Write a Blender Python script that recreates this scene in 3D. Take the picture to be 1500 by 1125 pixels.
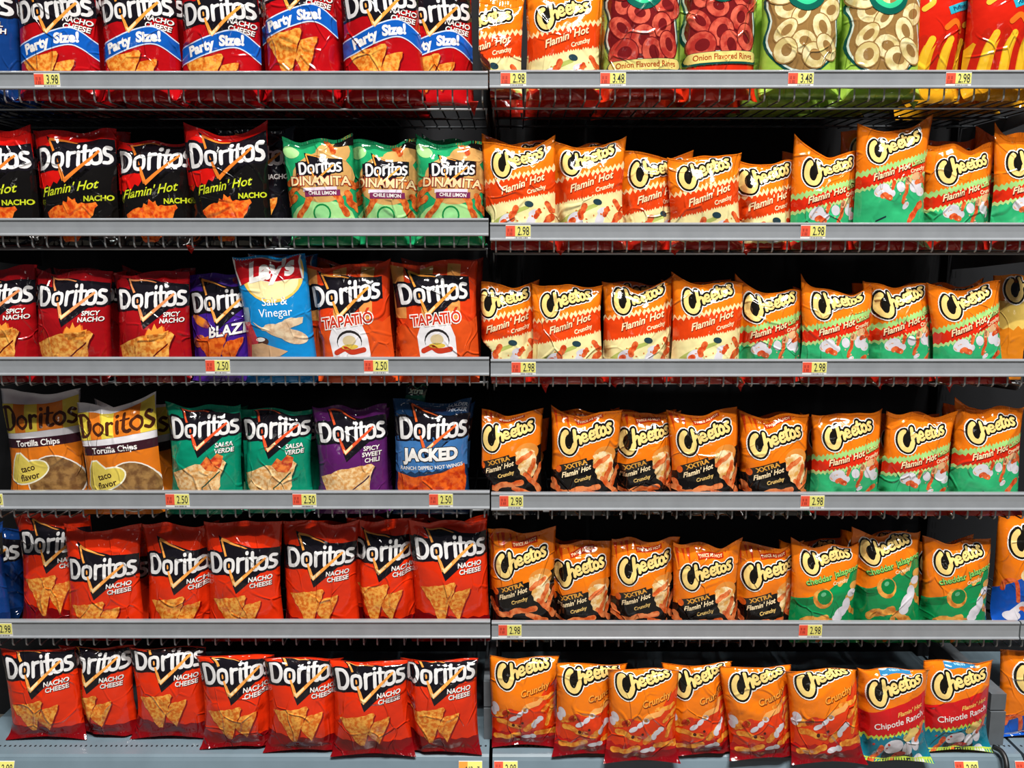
import bpy, math, random
import numpy as np
from mathutils import Vector
from mathutils.geometry import tessellate_polygon, delaunay_2d_cdt

for o in list(bpy.data.objects):
    bpy.data.objects.remove(o)
S = bpy.context.scene
COL = S.collection

# ------------------------------------------------------------------ camera
F_PX, PITCH, CAM_D, CAM_H = 1256.0, math.radians(9.0), 1.867, 1.3465
cam = bpy.data.cameras.new('camera')
cam_o = bpy.data.objects.new('camera', cam)
COL.objects.link(cam_o)
cam.sensor_fit = 'HORIZONTAL'
cam.sensor_width = 36.0
cam.lens = 36.0 * F_PX / 1500.0
cam.clip_start = 0.02
cam_o.location = (0, -CAM_D, CAM_H)
cam_o.rotation_euler = (math.pi / 2 - PITCH, 0, 0)
S.camera = cam_o

# ------------------------------------------------------------------ view, world, lamps
S.view_settings.view_transform = 'Standard'
S.view_settings.look = 'None'
S.view_settings.gamma = 1.0
S.view_settings.use_curve_mapping = False
S.view_settings.exposure = 0.0
w = bpy.data.worlds.new('store_ambience')
S.world = w
w.use_nodes = True
w.node_tree.nodes['Background'].inputs['Color'].default_value = (0.62, 0.75, 1.0, 1)
w.node_tree.nodes['Background'].inputs['Strength'].default_value = 0.045


def tube_lamp(name, loc, sx, sy, power, color=(1.0, 0.97, 0.92)):
    li = bpy.data.lights.new(name, 'AREA')
    li.shape = 'RECTANGLE'
    li.size, li.size_y = sx, sy
    li.energy = power
    li.color = color
    o = bpy.data.objects.new(name, li)
    COL.objects.link(o)
    o.location = loc
    return o


for lx in (-0.1, 0.8, 1.7):
    tube_lamp('ceiling_lamp', (lx, -2.6, 6.6), 0.8, 0.07, 150)
    tube_lamp('ceiling_lamp', (lx, -3.5, 6.6), 0.8, 0.07, 104)
tube_lamp('ceiling_lamp', (0.1, -3.0, 6.45), 0.07, 1.6, 105)
tube_lamp('ceiling_lamp', (1.5, -3.0, 6.45), 0.07, 1.6, 100)
tube_lamp('ceiling_lamp', (-4.3, -14.0, 4.6), 2.6, 0.5, 60)
tube_lamp('ceiling_lamp', (3.1, -14.0, 4.6), 2.6, 0.5, 60)


X_SEAM, X_SEAM_R, X_SEAM_L = -0.0485, 1.1715, -1.2685


def ray(px, py, Y):
    """point of the plane y = Y seen at photograph pixel (px, py)"""
    xr, yr = (px - 750.0) / F_PX, (py - 562.5) / F_PX
    c, s = math.cos(PITCH), math.sin(PITCH)
    t = (Y + CAM_D) / (c - yr * s)
    return Vector((xr * t, Y, CAM_H + t * (-yr * c - s)))


def ray_z(px, py, z):
    xr, yr = (px - 750.0) / F_PX, (py - 562.5) / F_PX
    c, s = math.cos(PITCH), math.sin(PITCH)
    t = (z - CAM_H) / (-yr * c - s)
    return Vector((xr * t, t * (c - yr * s) - CAM_D, z))


# ------------------------------------------------------------------ materials
def lin(h):
    v = [int(h[i:i + 2], 16) / 255.0 for i in (0, 2, 4)]
    return tuple(x / 12.92 if x <= 0.04045 else ((x + 0.055) / 1.055) ** 2.4 for x in v) + (1.0,)


def film_group():
    g = bpy.data.node_groups.new('film_folds', 'ShaderNodeTree')
    g.interface.new_socket('Normal', in_out='OUTPUT', socket_type='NodeSocketVector')
    N, L = g.nodes, g.links
    out = N.new('NodeGroupOutput')
    tc = N.new('ShaderNodeTexCoord')
    at = N.new('ShaderNodeAttribute')
    at.attribute_type = 'OBJECT'
    at.attribute_name = 'fold_seed'
    add = N.new('ShaderNodeVectorMath'); add.operation = 'ADD'
    L.new(tc.outputs['Object'], add.inputs[0]); L.new(at.outputs['Fac'], add.inputs[1])
    nz = N.new('ShaderNodeTexNoise'); nz.inputs['Scale'].default_value = 9.0
    nz.inputs['Detail'].default_value = 1.0
    L.new(add.outputs[0], nz.inputs['Vector'])
    mx = N.new('ShaderNodeVectorMath'); mx.operation = 'MULTIPLY_ADD'
    mx.inputs[1].default_value = (0.09, 0.09, 0.09)
    L.new(nz.outputs['Color'], mx.inputs[0]); L.new(add.outputs[0], mx.inputs[2])
    sc = N.new('ShaderNodeVectorMath'); sc.operation = 'MULTIPLY'
    sc.inputs[1].default_value = (1.0, 0.35, 0.62)
    L.new(mx.outputs[0], sc.inputs[0])
    vo = N.new('ShaderNodeTexVoronoi'); vo.feature = 'DISTANCE_TO_EDGE'
    vo.inputs['Scale'].default_value = 20.0
    L.new(sc.outputs[0], vo.inputs['Vector'])
    mr = N.new('ShaderNodeMapRange'); mr.interpolation_type = 'SMOOTHSTEP'
    mr.inputs['From Max'].default_value = 0.06
    mr.inputs['To Min'].default_value = 1.0
    mr.inputs['To Max'].default_value = 0.0
    L.new(vo.outputs['Distance'], mr.inputs['Value'])
    # folds come and go over the bag
    nm = N.new('ShaderNodeTexNoise'); nm.inputs['Scale'].default_value = 13.0
    nm.inputs['Detail'].default_value = 0.0
    L.new(add.outputs[0], nm.inputs['Vector'])
    m2 = N.new('ShaderNodeMapRange'); m2.inputs['From Min'].default_value = 0.36
    m2.inputs['From Max'].default_value = 0.62
    L.new(nm.outputs['Fac'], m2.inputs['Value'])
    mu = N.new('ShaderNodeMath'); mu.operation = 'MULTIPLY'
    L.new(mr.outputs['Result'], mu.inputs[0]); L.new(m2.outputs['Result'], mu.inputs[1])
    n2 = N.new('ShaderNodeTexNoise'); n2.inputs['Scale'].default_value = 30.0
    n2.inputs['Detail'].default_value = 2.0
    L.new(add.outputs[0], n2.inputs['Vector'])
    ma = N.new('ShaderNodeMath'); ma.operation = 'MULTIPLY_ADD'
    ma.inputs[1].default_value = 1.3
    L.new(n2.outputs['Fac'], ma.inputs[0]); L.new(mu.outputs[0], ma.inputs[2])
    bp = N.new('ShaderNodeBump')
    bp.inputs['Strength'].default_value = 0.9
    bp.inputs['Distance'].default_value = 0.0019
    L.new(ma.outputs[0], bp.inputs['Height'])
    L.new(bp.outputs['Normal'], out.inputs[0])
    return g


FILM = film_group()
MATS = {}


def film(hexc, hex2=None, scale=90.0, lo=0.4, hi=0.6, rough=0.1):
    """printed glossy bag film of one ink colour, or of two mottled inks (food pictures)"""
    key = ('film', hexc, hex2, scale)
    if key in MATS:
        return MATS[key]
    m = bpy.data.materials.new('film_' + hexc)
    m.use_nodes = True
    N, L = m.node_tree.nodes, m.node_tree.links
    p = N['Principled BSDF']
    p.inputs['Roughness'].default_value = rough
    p.inputs['Specular IOR Level'].default_value = 0.6
    if hex2 is None:
        p.inputs['Base Color'].default_value = lin(hexc)
    else:
        tc = N.new('ShaderNodeTexCoord')
        nz = N.new('ShaderNodeTexNoise'); nz.inputs['Scale'].default_value = scale
        nz.inputs['Detail'].default_value = 4.0
        L.new(tc.outputs['Object'], nz.inputs['Vector'])
        r = N.new('ShaderNodeValToRGB')
        r.color_ramp.elements[0].position = lo; r.color_ramp.elements[0].color = lin(hexc)
        r.color_ramp.elements[1].position = hi; r.color_ramp.elements[1].color = lin(hex2)
        L.new(nz.outputs['Fac'], r.inputs['Fac']); L.new(r.outputs['Color'], p.inputs['Base Color'])
    g = N.new('ShaderNodeGroup'); g.node_tree = FILM
    L.new(g.outputs[0], p.inputs['Normal'])
    MATS[key] = m
    return m


def plain(name, hexc, rough=0.5, metal=0.0, noise=0.0, bump=0.0, nscale=40.0, coat=0.0):
    key = ('plain', name)
    if key in MATS:
        return MATS[key]
    m = bpy.data.materials.new(name)
    m.use_nodes = True
    N, L = m.node_tree.nodes, m.node_tree.links
    p = N['Principled BSDF']
    p.inputs['Base Color'].default_value = lin(hexc)
    p.inputs['Roughness'].default_value = rough
    p.inputs['Metallic'].default_value = metal
    p.inputs['Coat Weight'].default_value = coat
    p.inputs['Coat Roughness'].default_value = 0.12
    if noise or bump:
        tc = N.new('ShaderNodeTexCoord')
        nz = N.new('ShaderNodeTexNoise'); nz.inputs['Scale'].default_value = nscale
        nz.inputs['Detail'].default_value = 4.0
        L.new(tc.outputs['Object'], nz.inputs['Vector'])
        if noise:
            c = lin(hexc)
            r = N.new('ShaderNodeValToRGB')
            r.color_ramp.elements[0].position = 0.3
            r.color_ramp.elements[1].position = 0.7
            r.color_ramp.elements[0].color = tuple(x * (1 - noise) for x in c[:3]) + (1,)
            r.color_ramp.elements[1].color = tuple(min(1, x * (1 + noise)) for x in c[:3]) + (1,)
            L.new(nz.outputs['Fac'], r.inputs['Fac']); L.new(r.outputs['Color'], p.inputs['Base Color'])
        if bump:
            b = N.new('ShaderNodeBump'); b.inputs['Strength'].default_value = bump
            b.inputs['Distance'].default_value = 0.002
            L.new(nz.outputs['Fac'], b.inputs['Height']); L.new(b.outputs['Normal'], p.inputs['Normal'])
    MATS[key] = m
    return m


M_RAIL = plain('grey_plastic_rail', '8d9196', 0.26, noise=0.06, nscale=25, coat=0.6)
M_RAIL_D = plain('grey_painted_metal', '5c6166', 0.42, noise=0.08)
M_WIRE = plain('zinc_wire', 'a4a8ab', 0.4)
M_WIRE_SHADE = plain('shaded_deck_wire', '4a4e52', 0.6)  # same zinc wire, with the shade under the shelf put into its colour
M_DARK = plain('black_painted_steel', '07090f', 0.85, noise=0.15)
M_DECK = plain('blue_grey_enamel', '6d7f8a', 0.35, noise=0.07, nscale=14, coat=0.3)
M_HOLE = plain('hole_black', '04050a', 0.9)
M_RED = plain('tag_red', 'e8563c', 0.45)
M_YEL = plain('tag_yellow', 'e6e07a', 0.45)
M_WHT = plain('tag_white', 'e6e4e2', 0.45)
M_INK = plain('tag_ink', '23252a', 0.6)
M_RINK = plain('tag_red_ink', 'a9301f', 0.6)


# ------------------------------------------------------------------ mesh helpers
def new_obj(name, verts, faces, mats, parent=None, midx=None, smooth=False, normals=None):
    me = bpy.data.meshes.new(name)
    me.from_pydata([tuple(v) for v in verts], [], [tuple(int(i) for i in f) for f in faces])
    for m in (mats if isinstance(mats, (list, tuple)) else [mats]):
        me.materials.append(m)
    if midx is not None:
        me.polygons.foreach_set('material_index', np.asarray(midx, dtype=np.int32))
    me.polygons.foreach_set('use_smooth', np.full(len(me.polygons), bool(smooth)))
    me.update()
    if normals is not None and len(me.vertices):
        me.normals_split_custom_set_from_vertices([tuple(n) for n in normals])
    o = bpy.data.objects.new(name, me)
    COL.objects.link(o)
    if parent is not None:
        o.parent = parent
    return o


class MB:
    def __init__(self):
        self.v, self.f, self.m = [], [], []

    def box(self, x0, x1, y0, y1, z0, z1, m=0):
        b = len(self.v)
        self.v += [(x, y, z) for z in (z0, z1) for y in (y0, y1) for x in (x0, x1)]
        for q in ((0, 2, 3, 1), (4, 5, 7, 6), (0, 1, 5, 4), (2, 6, 7, 3), (0, 4, 6, 2), (1, 3, 7, 5)):
            self.f.append(tuple(b + i for i in q)); self.m.append(m)
        return self

    def extrude_x(self, prof, x0, x1, m=0):
        """closed profile of (y, z) points pulled along x, with end caps"""
        b, n = len(self.v), len(prof)
        self.v += [(x0, y, z) for y, z in prof] + [(x1, y, z) for y, z in prof]
        for i in range(n):
            j = (i + 1) % n
            self.f.append((b + i, b + j, b + n + j, b + n + i)); self.m.append(m)
        self.f.append(tuple(b + i for i in range(n))[::-1]); self.m.append(m)
        self.f.append(tuple(b + n + i for i in range(n))); self.m.append(m)
        return self

    def tube(self, pts, r, n=6, m=0):
        pts = [Vector(p) for p in pts]
        b0 = len(self.v)
        for i, p in enumerate(pts):
            d = (pts[min(i + 1, len(pts) - 1)] - pts[max(i - 1, 0)]).normalized()
            a = d.cross(Vector((1, 0, 0)))
            if a.length < 1e-3:
                a = d.cross(Vector((0, 0, 1)))
            a.normalize()
            c = d.cross(a)
            for k in range(n):
                t = 2 * math.pi * k / n
                self.v.append(tuple(p + r * (math.cos(t) * a + math.sin(t) * c)))
        for i in range(len(pts) - 1):
            for k in range(n):
                k2 = (k + 1) % n
                q = (b0 + i * n + k, b0 + i * n + k2, b0 + (i + 1) * n + k2, b0 + (i + 1) * n + k)
                self.f.append(q); self.m.append(m)
        self.f.append(tuple(b0 + k for k in range(n))[::-1]); self.m.append(m)
        e = b0 + (len(pts) - 1) * n
        self.f.append(tuple(e + k for k in range(n))); self.m.append(m)
        return self

    def build(self, name, mats, parent=None, smooth=False):
        return new_obj(name, self.v, self.f, mats, parent, self.m, smooth)


def tag(o, label, cat, group=None):
    o['label'] = label
    o['category'] = cat
    if group:
        o['group'] = group
    return o


# ------------------------------------------------------------------ flat artwork (2D triangles)
def poly(pts):
    t = tessellate_polygon([[Vector((x, y, 0)) for x, y in pts]])
    P = np.array(pts, float)
    return P[np.array([list(q) for q in t], int)] if t else np.zeros((0, 3, 2))


def cat(*a):
    a = [x for x in a if len(x)]
    return np.concatenate(a) if a else np.zeros((0, 3, 2))


def move(t, dx=0, dy=0, rot=0, sx=1.0, sy=None, shear=0):
    sy = sx if sy is None else sy
    c, s = math.cos(math.radians(rot)), math.sin(math.radians(rot))
    x = t[..., 0] * sx + t[..., 1] * sy * shear
    y = t[..., 1] * sy
    return np.stack([x * c - y * s + dx, x * s + y * c + dy], -1)


def ell(cx, cy, rx, ry=None, rot=0, n=18):
    ry = rx if ry is None else ry
    a = np.linspace(0, 2 * np.pi, n, endpoint=False)
    return move(poly([(rx * math.cos(t), ry * math.sin(t)) for t in a]), cx, cy, rot)


def rect(x0, x1, y0, y1):
    return poly([(x0, y0), (x1, y0), (x1, y1), (x0, y1)])


def smooth_line(pts, n=5):
    P = [np.array(p, float) for p in pts]
    P = [2 * P[0] - P[1]] + P + [2 * P[-1] - P[-2]]
    out = []
    for i in range(1, len(P) - 2):
        for k in range(n):
            t = k / n
            a, b, c, d = P[i - 1], P[i], P[i + 1], P[i + 2]
            out.append(0.5 * (2 * b + (c - a) * t + (2 * a - 5 * b + 4 * c - d) * t * t + (3 * b - a - 3 * c + d) * t ** 3))
    out.append(P[-2])
    return out


def stroke(pts, w, w2=None, cap=True, curve=False, n=5):
    """round-ended brush line of width w (tapering to w2)"""
    pts = smooth_line(pts, n) if curve else [np.array(p, float) for p in pts]
    w2 = w if w2 is None else w2
    T = []
    N = len(pts)
    ws = [w + (w2 - w) * i / max(1, N - 1) for i in range(N)]
    for i in range(N - 1):
        d = pts[i + 1] - pts[i]
        L = np.hypot(*d)
        if L < 1e-6:
            continue
        nrm = np.array([-d[1], d[0]]) / L
        a, b = nrm * ws[i] / 2, nrm * ws[i + 1] / 2
        p = [pts[i] - a, pts[i + 1] - b, pts[i + 1] + b, pts[i] + a]
        T += [[p[0], p[1], p[2]], [p[0], p[2], p[3]]]
    out = [np.array(T)] if T else []
    if cap:
        for i in range(N):
            if ws[i] > 0.3:
                out.append(ell(pts[i][0], pts[i][1], ws[i] / 2, n=10))
    return cat(*out)


TEXTS = {}


def text(body, size, x=0, y=0, rot=0, shear=0.0, bold=0.0, sx=1.0, align='CENTER', space=1.0, line=0.95):
    key = (body, shear, bold, align, space, line)
    if key not in TEXTS:
        c = bpy.data.curves.new('lettering', 'FONT')
        c.body = body
        c.size = 1.0
        c.shear = shear
        c.offset = bold
        c.align_x = align
        c.align_y = 'CENTER'
        c.space_character = space
        c.space_line = line
        c.resolution_u = 3
        o = bpy.data.objects.new('lettering', c)
        me = o.to_mesh()
        me.calc_loop_triangles()
        co = np.array([v.co[:2] for v in me.vertices]) if len(me.vertices) else np.zeros((0, 2))
        tr = np.array([t.vertices[:] for t in me.loop_triangles], int)
        TEXTS[key] = co[tr] if len(tr) else np.zeros((0, 3, 2))
        o.to_mesh_clear()
        bpy.data.objects.remove(o)
    return move(TEXTS[key], x, y, rot, size * sx, size)


def wavy_band(yl0, yr0, yl1=None, yr1=None, amp=2.0, per=7.0, seed=0, bottom=-200, x0=-51, x1=51):
    """region under a jagged sloping edge (yl0 at left, yr0 at right), down to bottom or to a second jagged edge"""
    rnd = random.Random(seed)

    def edge(a, b, ph):
        n = int((x1 - x0) / per * 2)
        return [(x0 + (x1 - x0) * i / n, a + (b - a) * i / n + (amp if (i + ph) % 2 else -amp) * rnd.uniform(0.4, 1.2)) for i in range(n + 1)]
    top = edge(yl0, yr0, 0)
    bot = [(x1, bottom), (x0, bottom)] if yl1 is None else edge(yl1, yr1, 1)[::-1]
    return poly(top + bot)


def rough_poly(pts, amp=1.2, step=4.0, seed=0):
    rnd = random.Random(seed)
    out = []
    n = len(pts)
    for i in range(n):
        a, b = np.array(pts[i], float), np.array(pts[(i + 1) % n], float)
        L = np.hypot(*(b - a))
        k = max(1, int(L / step))
        for j in range(k):
            p = a + (b - a) * j / k
            if j:
                p = p + np.array([rnd.uniform(-amp, amp), rnd.uniform(-amp, amp)])
            out.append(tuple(p))
    return poly(out)


def puff(x, y, L, w, rot, seed=0):
    rnd = random.Random(seed)
    n = 5
    pts = [(-L / 2 + L * i / n, rnd.uniform(-0.12, 0.12) * w * 2) for i in range(n + 1)]
    t = cat(*[stroke([pts[i], pts[i + 1]], w * rnd.uniform(0.85, 1.1)) for i in range(n)])
    return move(t, x, y, rot)


# ---- the two big word marks
DORITOS = [
    ([(-40, 10), (-39.4, -9.5)], 5.6), ([(-40, 10), (-32, 9.5), (-27, 4), (-26.8, -3.4), (-31.5, -9), (-39.4, -9.5)], 5.4),
    ([(-15, 4.2), (-19.8, 2.6), (-21, -2.7), (-19.8, -8), (-15, -9.6), (-10.2, -8), (-9, -2.7), (-10.2, 2.6), (-15, 4.2)], 5.0),
    ([(-2.6, 4.4), (-2.6, -10)], 5.4), ([(-2.6, -0.5), (-0.4, 3.6), (5, 4.4)], 4.8),
    ([(9.4, 4.4), (9.4, -10)], 5.4), ([(9.4, 10.0), (9.4, 10.8)], 5.4),
    ([(16.6, 10.4), (16.6, -5.5), (18.4, -9.2), (21.4, -9.4)], 5.2), ([(13.2, 4.4), (21.8, 4.4)], 4.2),
    ([(29, 4.6), (24.6, 3), (23.4, -2.6), (24.6, -8), (29, -9.6), (33.4, -8), (34.6, -2.6), (33.4, 3), (29, 4.6)], 5.0),
    ([(45.6, 4.2), (41, 5), (38.6, 2.8), (39.8, -0.8), (44.2, -2.8), (45.4, -6.6), (42.4, -9.4), (37.6, -9)], 4.8),
]


def doritos_layers(slope=3.0, black='17141a', edge='f09a3e', tip='f7d9a0', top=29.0):
    R = lambda t: move(t, 0, 0, slope)
    mk = lambda e: cat(*[stroke([(q[0], q[1] * 1.1) for q in p], w_ - 0.9 + e, curve=len(p) > 3, n=3) for p, w_ in DORITOS])
    lay = []
    tri = poly([(-30, top + 5), (-19, top - 1), (16, 17), (50, 13.5), (50, -13), (30, -13), (-7, -39), (-15, -14), (-49, -16), (-49, 13.5), (-24, 14)])
    lay.append((black, R(tri), 1))
    lay.append((edge, R(cat(stroke([(-25.5, top), (-8, -27)], 2.2, 4.2, cap=False), stroke([(-26, top + 0.5), (10, 16)], 3.2, 1.0, cap=False))), 2))
    lay.append((black, R(mk(5.5)), 3))
    lay.append(('dedcdc', R(mk(0)), 4))
    lay.append((edge, R(stroke([(-8.5, -28), (33, 3)], 4.8, 2.8, cap=False)), 5))
    lay.append((edge, R(stroke([(-14, -8), (-8, -27)], 2.6, 4.6, cap=False)), 5))
    lay.append((tip, R(poly([(-10, -22), (-7.6, -29.5), (4, -19.5), (3, -17), (-6.8, -24.5)])), 6))
    return lay


CHEETOS = [
    ([(-30, 13.5), (-34, 11), (-38, 5), (-40, -4), (-37.5, -13), (-31, -17), (-25, -14), (-20.5, -7)], 8.6),
    ([(-17, 15), (-18, 6), (-19.5, -7)], 6.2),
    ([(-18, 0), (-13, 4.5), (-10, 1), (-10.5, -7)], 5.6),
    ([(-6.5, 0), (0.5, 1.2), (-0.5, 5.6), (-4, 6.2), (-7, 1), (-5.5, -4.5), (-1, -5.5), (2, -3.5)], 4.8),
    ([(6.5, 0.4), (13, 1.6), (12.5, 6), (9, 6.6), (6, 1), (7.5, -4.2), (12, -5.2), (14.5, -3.2)], 4.8),
    ([(19.5, 12), (18.2, 3), (19, -4.5), (22, -4)], 5.4),
    ([(14.5, 7), (24, 8.2)], 4.4),
    ([(29, 6.4), (25.6, 4), (25, -1), (28, -4.6), (32, -2.6), (32.6, 3), (29, 6.4)], 5.0),
    ([(42, 7), (39, 8), (36.6, 5.6), (39.5, 2), (41.5, -1.4), (38.5, -4.4), (35.5, -3.4)], 4.8),
]


def cheetos_layers(slope=12.0, dx=-1.0, dy=0.0, k=1.0):
    def mk(extra):
        return move(cat(*[stroke(p, w - 0.7 + extra, curve=True, n=3 if extra else 4) for p, w in CHEETOS]), dx, dy, slope, k)
    hole = move(cat(ell(-2.2, 3.1, 1.3, 1.0), ell(10.6, 3.4, 1.3, 1.0), ell(28.8, 1, 1.5, 2.0)), dx, dy, slope, k)
    inner = move(poly([(-34, -9), (-27, -9), (-19, 2), (-18, 12), (-25, 12), (-33, 6)]), dx, dy, slope, k)
    return [('f2efe9', mk(9.6), 3), ('17140f', cat(mk(6.4), inner), 4), ('efcf7e', mk(0.0), 5), ('17140f', hole, 6)]


# ---- bag kinds: size in metres, artwork in units of 1/100 bag width measured from the word mark
KINDS = {}


def kind(code, W, yT, yB, base, T, name, cat_, desc, parts, group):
    KINDS[code] = dict(W=W, yT=yT, yB=yB, base=base, T=T, name=name, cat=cat_, desc=desc, parts=parts, group=group)


CHIP = ('da6c1a', 'f6ae4a', 130.0)
CHIP_H = ('d0400e', 'f4802a', 110.0)
CHIP_L = ('d89a55', 'f2d09a', 120.0)
WHT = 'eeeae6'


def chips(dy=0, k=1.0, seed=1):
    big = rough_poly([(-40, -50), (7, -41), (9, -44), (-9, -87), (-14, -87)], 0.8, 5, seed)
    small = rough_poly([(7, -54), (27, -50), (26, -56), (10, -86), (-2, -70)], 0.8, 5, seed + 1)
    return move(cat(big, small), 0, dy, 0, k), move(cat(big, small), 1.6, dy - 1.6, 0, k)


def chips_wide(seed=1):
    a = rough_poly([(-44, -62), (-12, -49), (30, -43), (34, -47), (10, -98), (-22, -98), (-36, -80)], 0.9, 5, seed)
    b = rough_poly([(2, -80), (28, -58), (26, -78), (16, -98), (0, -98)], 0.9, 5, seed + 1)
    return a, b


def flavor(s, x, y, size=8.2, rot=3, col=WHT, shear=0.12, bold=0.025):
    return [('3a0c0c', text(s, size, x + 0.5, y - 0.6, rot, shear, bold + 0.02), 2), (col, text(s, size, x, y, rot, shear, bold), 3)]


def doritos_kind(code, W, base, low, fl, yT=33, yB=101, extra=None, chip=CHIP, dark=None, desc='', fx=27, fy=-25, edge='f3a04a', T=0.04, chip_dy=0, slope=3, group='', wide=False):
    c, sh = chips(chip_dy)
    pic = [(dark or low, sh, 2), (chip, c, 3)]
    if wide:
        a, b = chips_wide(len(code) * 7 + ord(code[1]))
        pic = [(dark or low, move(a, 1.8, -1.8), 2), (chip, a, 3), (dark or low, move(b, -1.5, 1), 4), (chip, b, 5)]
    parts = [('bottom_print', [(low, wavy_band(-78, -84, amp=0.8, per=14, seed=3), 1)]),
             ('word_mark', doritos_layers(slope, edge=edge)),
             ('flavor_lettering', flavor(fl, fx, fy)),
             ('chip_picture', pic)]
    if extra:
        parts += extra
    kind(code, W, yT, yB, base, T, 'tortilla_chip_bag', 'chip bag', desc, parts, group)


doritos_kind('N', 0.182, 'dd300d', '76080e', 'NACHO\nCHEESE', desc='red bag with two cheese tortilla chips', dark='8a0c0a', yT=46, group='red nacho cheese chip bags')

rib = smooth_line([(-51, -52), (-30, -47), (0, -37), (22, -32), (36, -36), (51, -48)], 4)
ribbon = poly([tuple(p + np.array([0, 9])) for p in rib] + [tuple(p - np.array([0, 9])) for p in rib[::-1]])
ribbon_w = poly([tuple(p + np.array([0, 10.6])) for p in rib] + [tuple(p - np.array([0, 10.6])) for p in rib[::-1]])
cP, sP = chips(-8, 1.02, 4)
kind('P', 0.176, 78, 113, 'b30d14', 0.042, 'tortilla_chip_bag', 'chip bag', 'red bag with blue party size ribbon',
     [('word_mark', doritos_layers(6)), ('flavor_lettering', flavor('NACHO\nCHEESE', 31, -18, 8.6, -8)),
      ('chip_picture', [('6e0710', sP, 1), (CHIP, cP, 2)]),
      ('size_ribbon', [('cfd9ee', ribbon_w, 3), ('1258b4', ribbon, 4),
                       (WHT, cat(text('Party', 16, -19, -43.5, 17, 0.1, 0.05), text('Size!', 16, 19, -34.5, 5, 0.1, 0.05)), 5)])],
     'red party size chip bags')

cS, sS = chips(0, 1.05, 7)
flame = cat(poly([(-5, -52), (0, -40), (5, -44), (9, -33), (14, -42), (22, -36), (24, -46), (32, -44), (26, -60), (0, -62)]))
doritos_kind('SN', 0.173, 'a01016', '8d0d12', 'SPICY\nNACHO', desc='dark red bag of spicy tortilla chips', yT=34, yB=113, fx=30, fy=-25,
             extra=[('flame_picture', [('e2601c', flame, 2), ('f09a3a', move(flame, 2, -6, 0, 0.8), 3)])], chip=('c56a22', 'e9ac52', 100.0), dark='5a060b', edge='e8925a', wide=True, group='dark red spicy nacho chip bags')

flc = rough_poly([(-30, -64), (-18, -57), (30, -52), (32, -56), (20, -76), (8, -100), (-8, -102)], 1.0, 4, 5)
kind('FN', 0.186, 29, 106, 'c8140e', 0.04, 'tortilla_chip_bag', 'chip bag', 'red and black bag with lime green lettering',
     [('bottom_print', [('12100f', cat(wavy_band(-44, -2, amp=3, per=9, seed=8)), 1), ('c8140e', ell(-44, -20, 12, 16), 1)]),
      ('word_mark', doritos_layers(5, edge='e07a2a', tip='e07a2a', top=21)),
      ('flavor_lettering', [('c9d42a', text("Flamin' Hot", 14.5, -2, -37, 9, 0.45, 0.01), 3), ('c9d42a', text('NACHO', 8.5, 32, -48, 3, 0.1, 0.03), 3)]),
      ('chip_picture', [(CHIP_H, flc, 3), (CHIP_H, rough_poly([(-10, -60), (-7, -51), (-3, -53), (-1, -46), (4, -50), (7, -48), (10, -58)], 0.8, 3, 3), 2)])],
     'red and black hot nacho chip bags')

rolls = cat(*[puff(x, y, L, 8.5, r, i) for i, (x, y, L, r) in enumerate([(-22, -52, 34, 55), (30, -50, 30, -65), (44, -48, 26, -60), (-40, -30, 22, 35), (-44, -42, 18, 25), (42, -24, 20, -30), (-36, -16, 18, 30)])])
lime_d, lime_l = ell(2, -62, 13), cat(ell(2, -62, 10.5))
kind('D', 0.158, 40, 112, '1f9a62', 0.04, 'tortilla_chip_bag', 'chip bag', 'green bag of rolled chips with lime picture',
     [('bottom_print', [('9fd48a', cat(ell(0, -70, 46, 26), ell(-38, 22, 12, 8)), 1), ('c99a5a', cat(ell(6, -14, 44, 34), ell(22, 18, 24, 16)), 2)]),
      ('chip_picture', [(('b8431a', 'de7a35', 100.0), cat(rolls, puff(16, 32, 26, 7, -50, 3)), 3), ('15803f', lime_d, 3), ('8fd08a', lime_l, 4)]),
      ('word_mark', [(a, move(t, 2, 0, 2, 0.68), l + 2) for a, t, l in doritos_layers(0)]),
      ('flavor_lettering', [('8c2020', text('DINAMITA', 17, 2, -19, -2, 0, 0.075, 1.05), 7), ('f0d7a4', text('DINAMITA', 17, 2, -19, -2, 0, 0.025, 1.05), 8),
                            ('e9d9ea', rect(-22, 26, -32, -27), 7), ('7a2a55', rect(-20, 30, -39, -31), 7), (WHT, text('CHILE LIMON', 6.5, 5, -35, -2, 0, 0.03), 8)]),
      ('corner_print', [('17120f', poly([(30, 45), (50, 45), (50, 24), (22, 30)]), 4), ('c9b24a', text('HOT', 7, 40, 38, 0, 0, 0.03), 5)])],
     'green rolled tortilla chip bags')

doritos_kind('BL', 0.17, '3f1d84', '3a1a6e', ' ', desc='purple bag with blazing orange glow, narrow', yT=36, yB=113, chip=('b9420f', 'dd6e22', 90.0), dark='2a1250',
             extra=[('flavor_lettering', [('2a1250', text('BLAZE', 19, 8, -40, 5, 0.15, 0.08), 6), (WHT, text('BLAZE', 19, 8, -40, 5, 0.15, 0.03), 7)]),
                    ('glow_print', [(('7a2450', 'e98a2a', 40.0), cat(ell(-36, -52, 12, 8, 20), ell(-30, -26, 16, 6, -30), ell(30, 28, 14, 8)), 2)])], group='purple chip bags')

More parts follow.
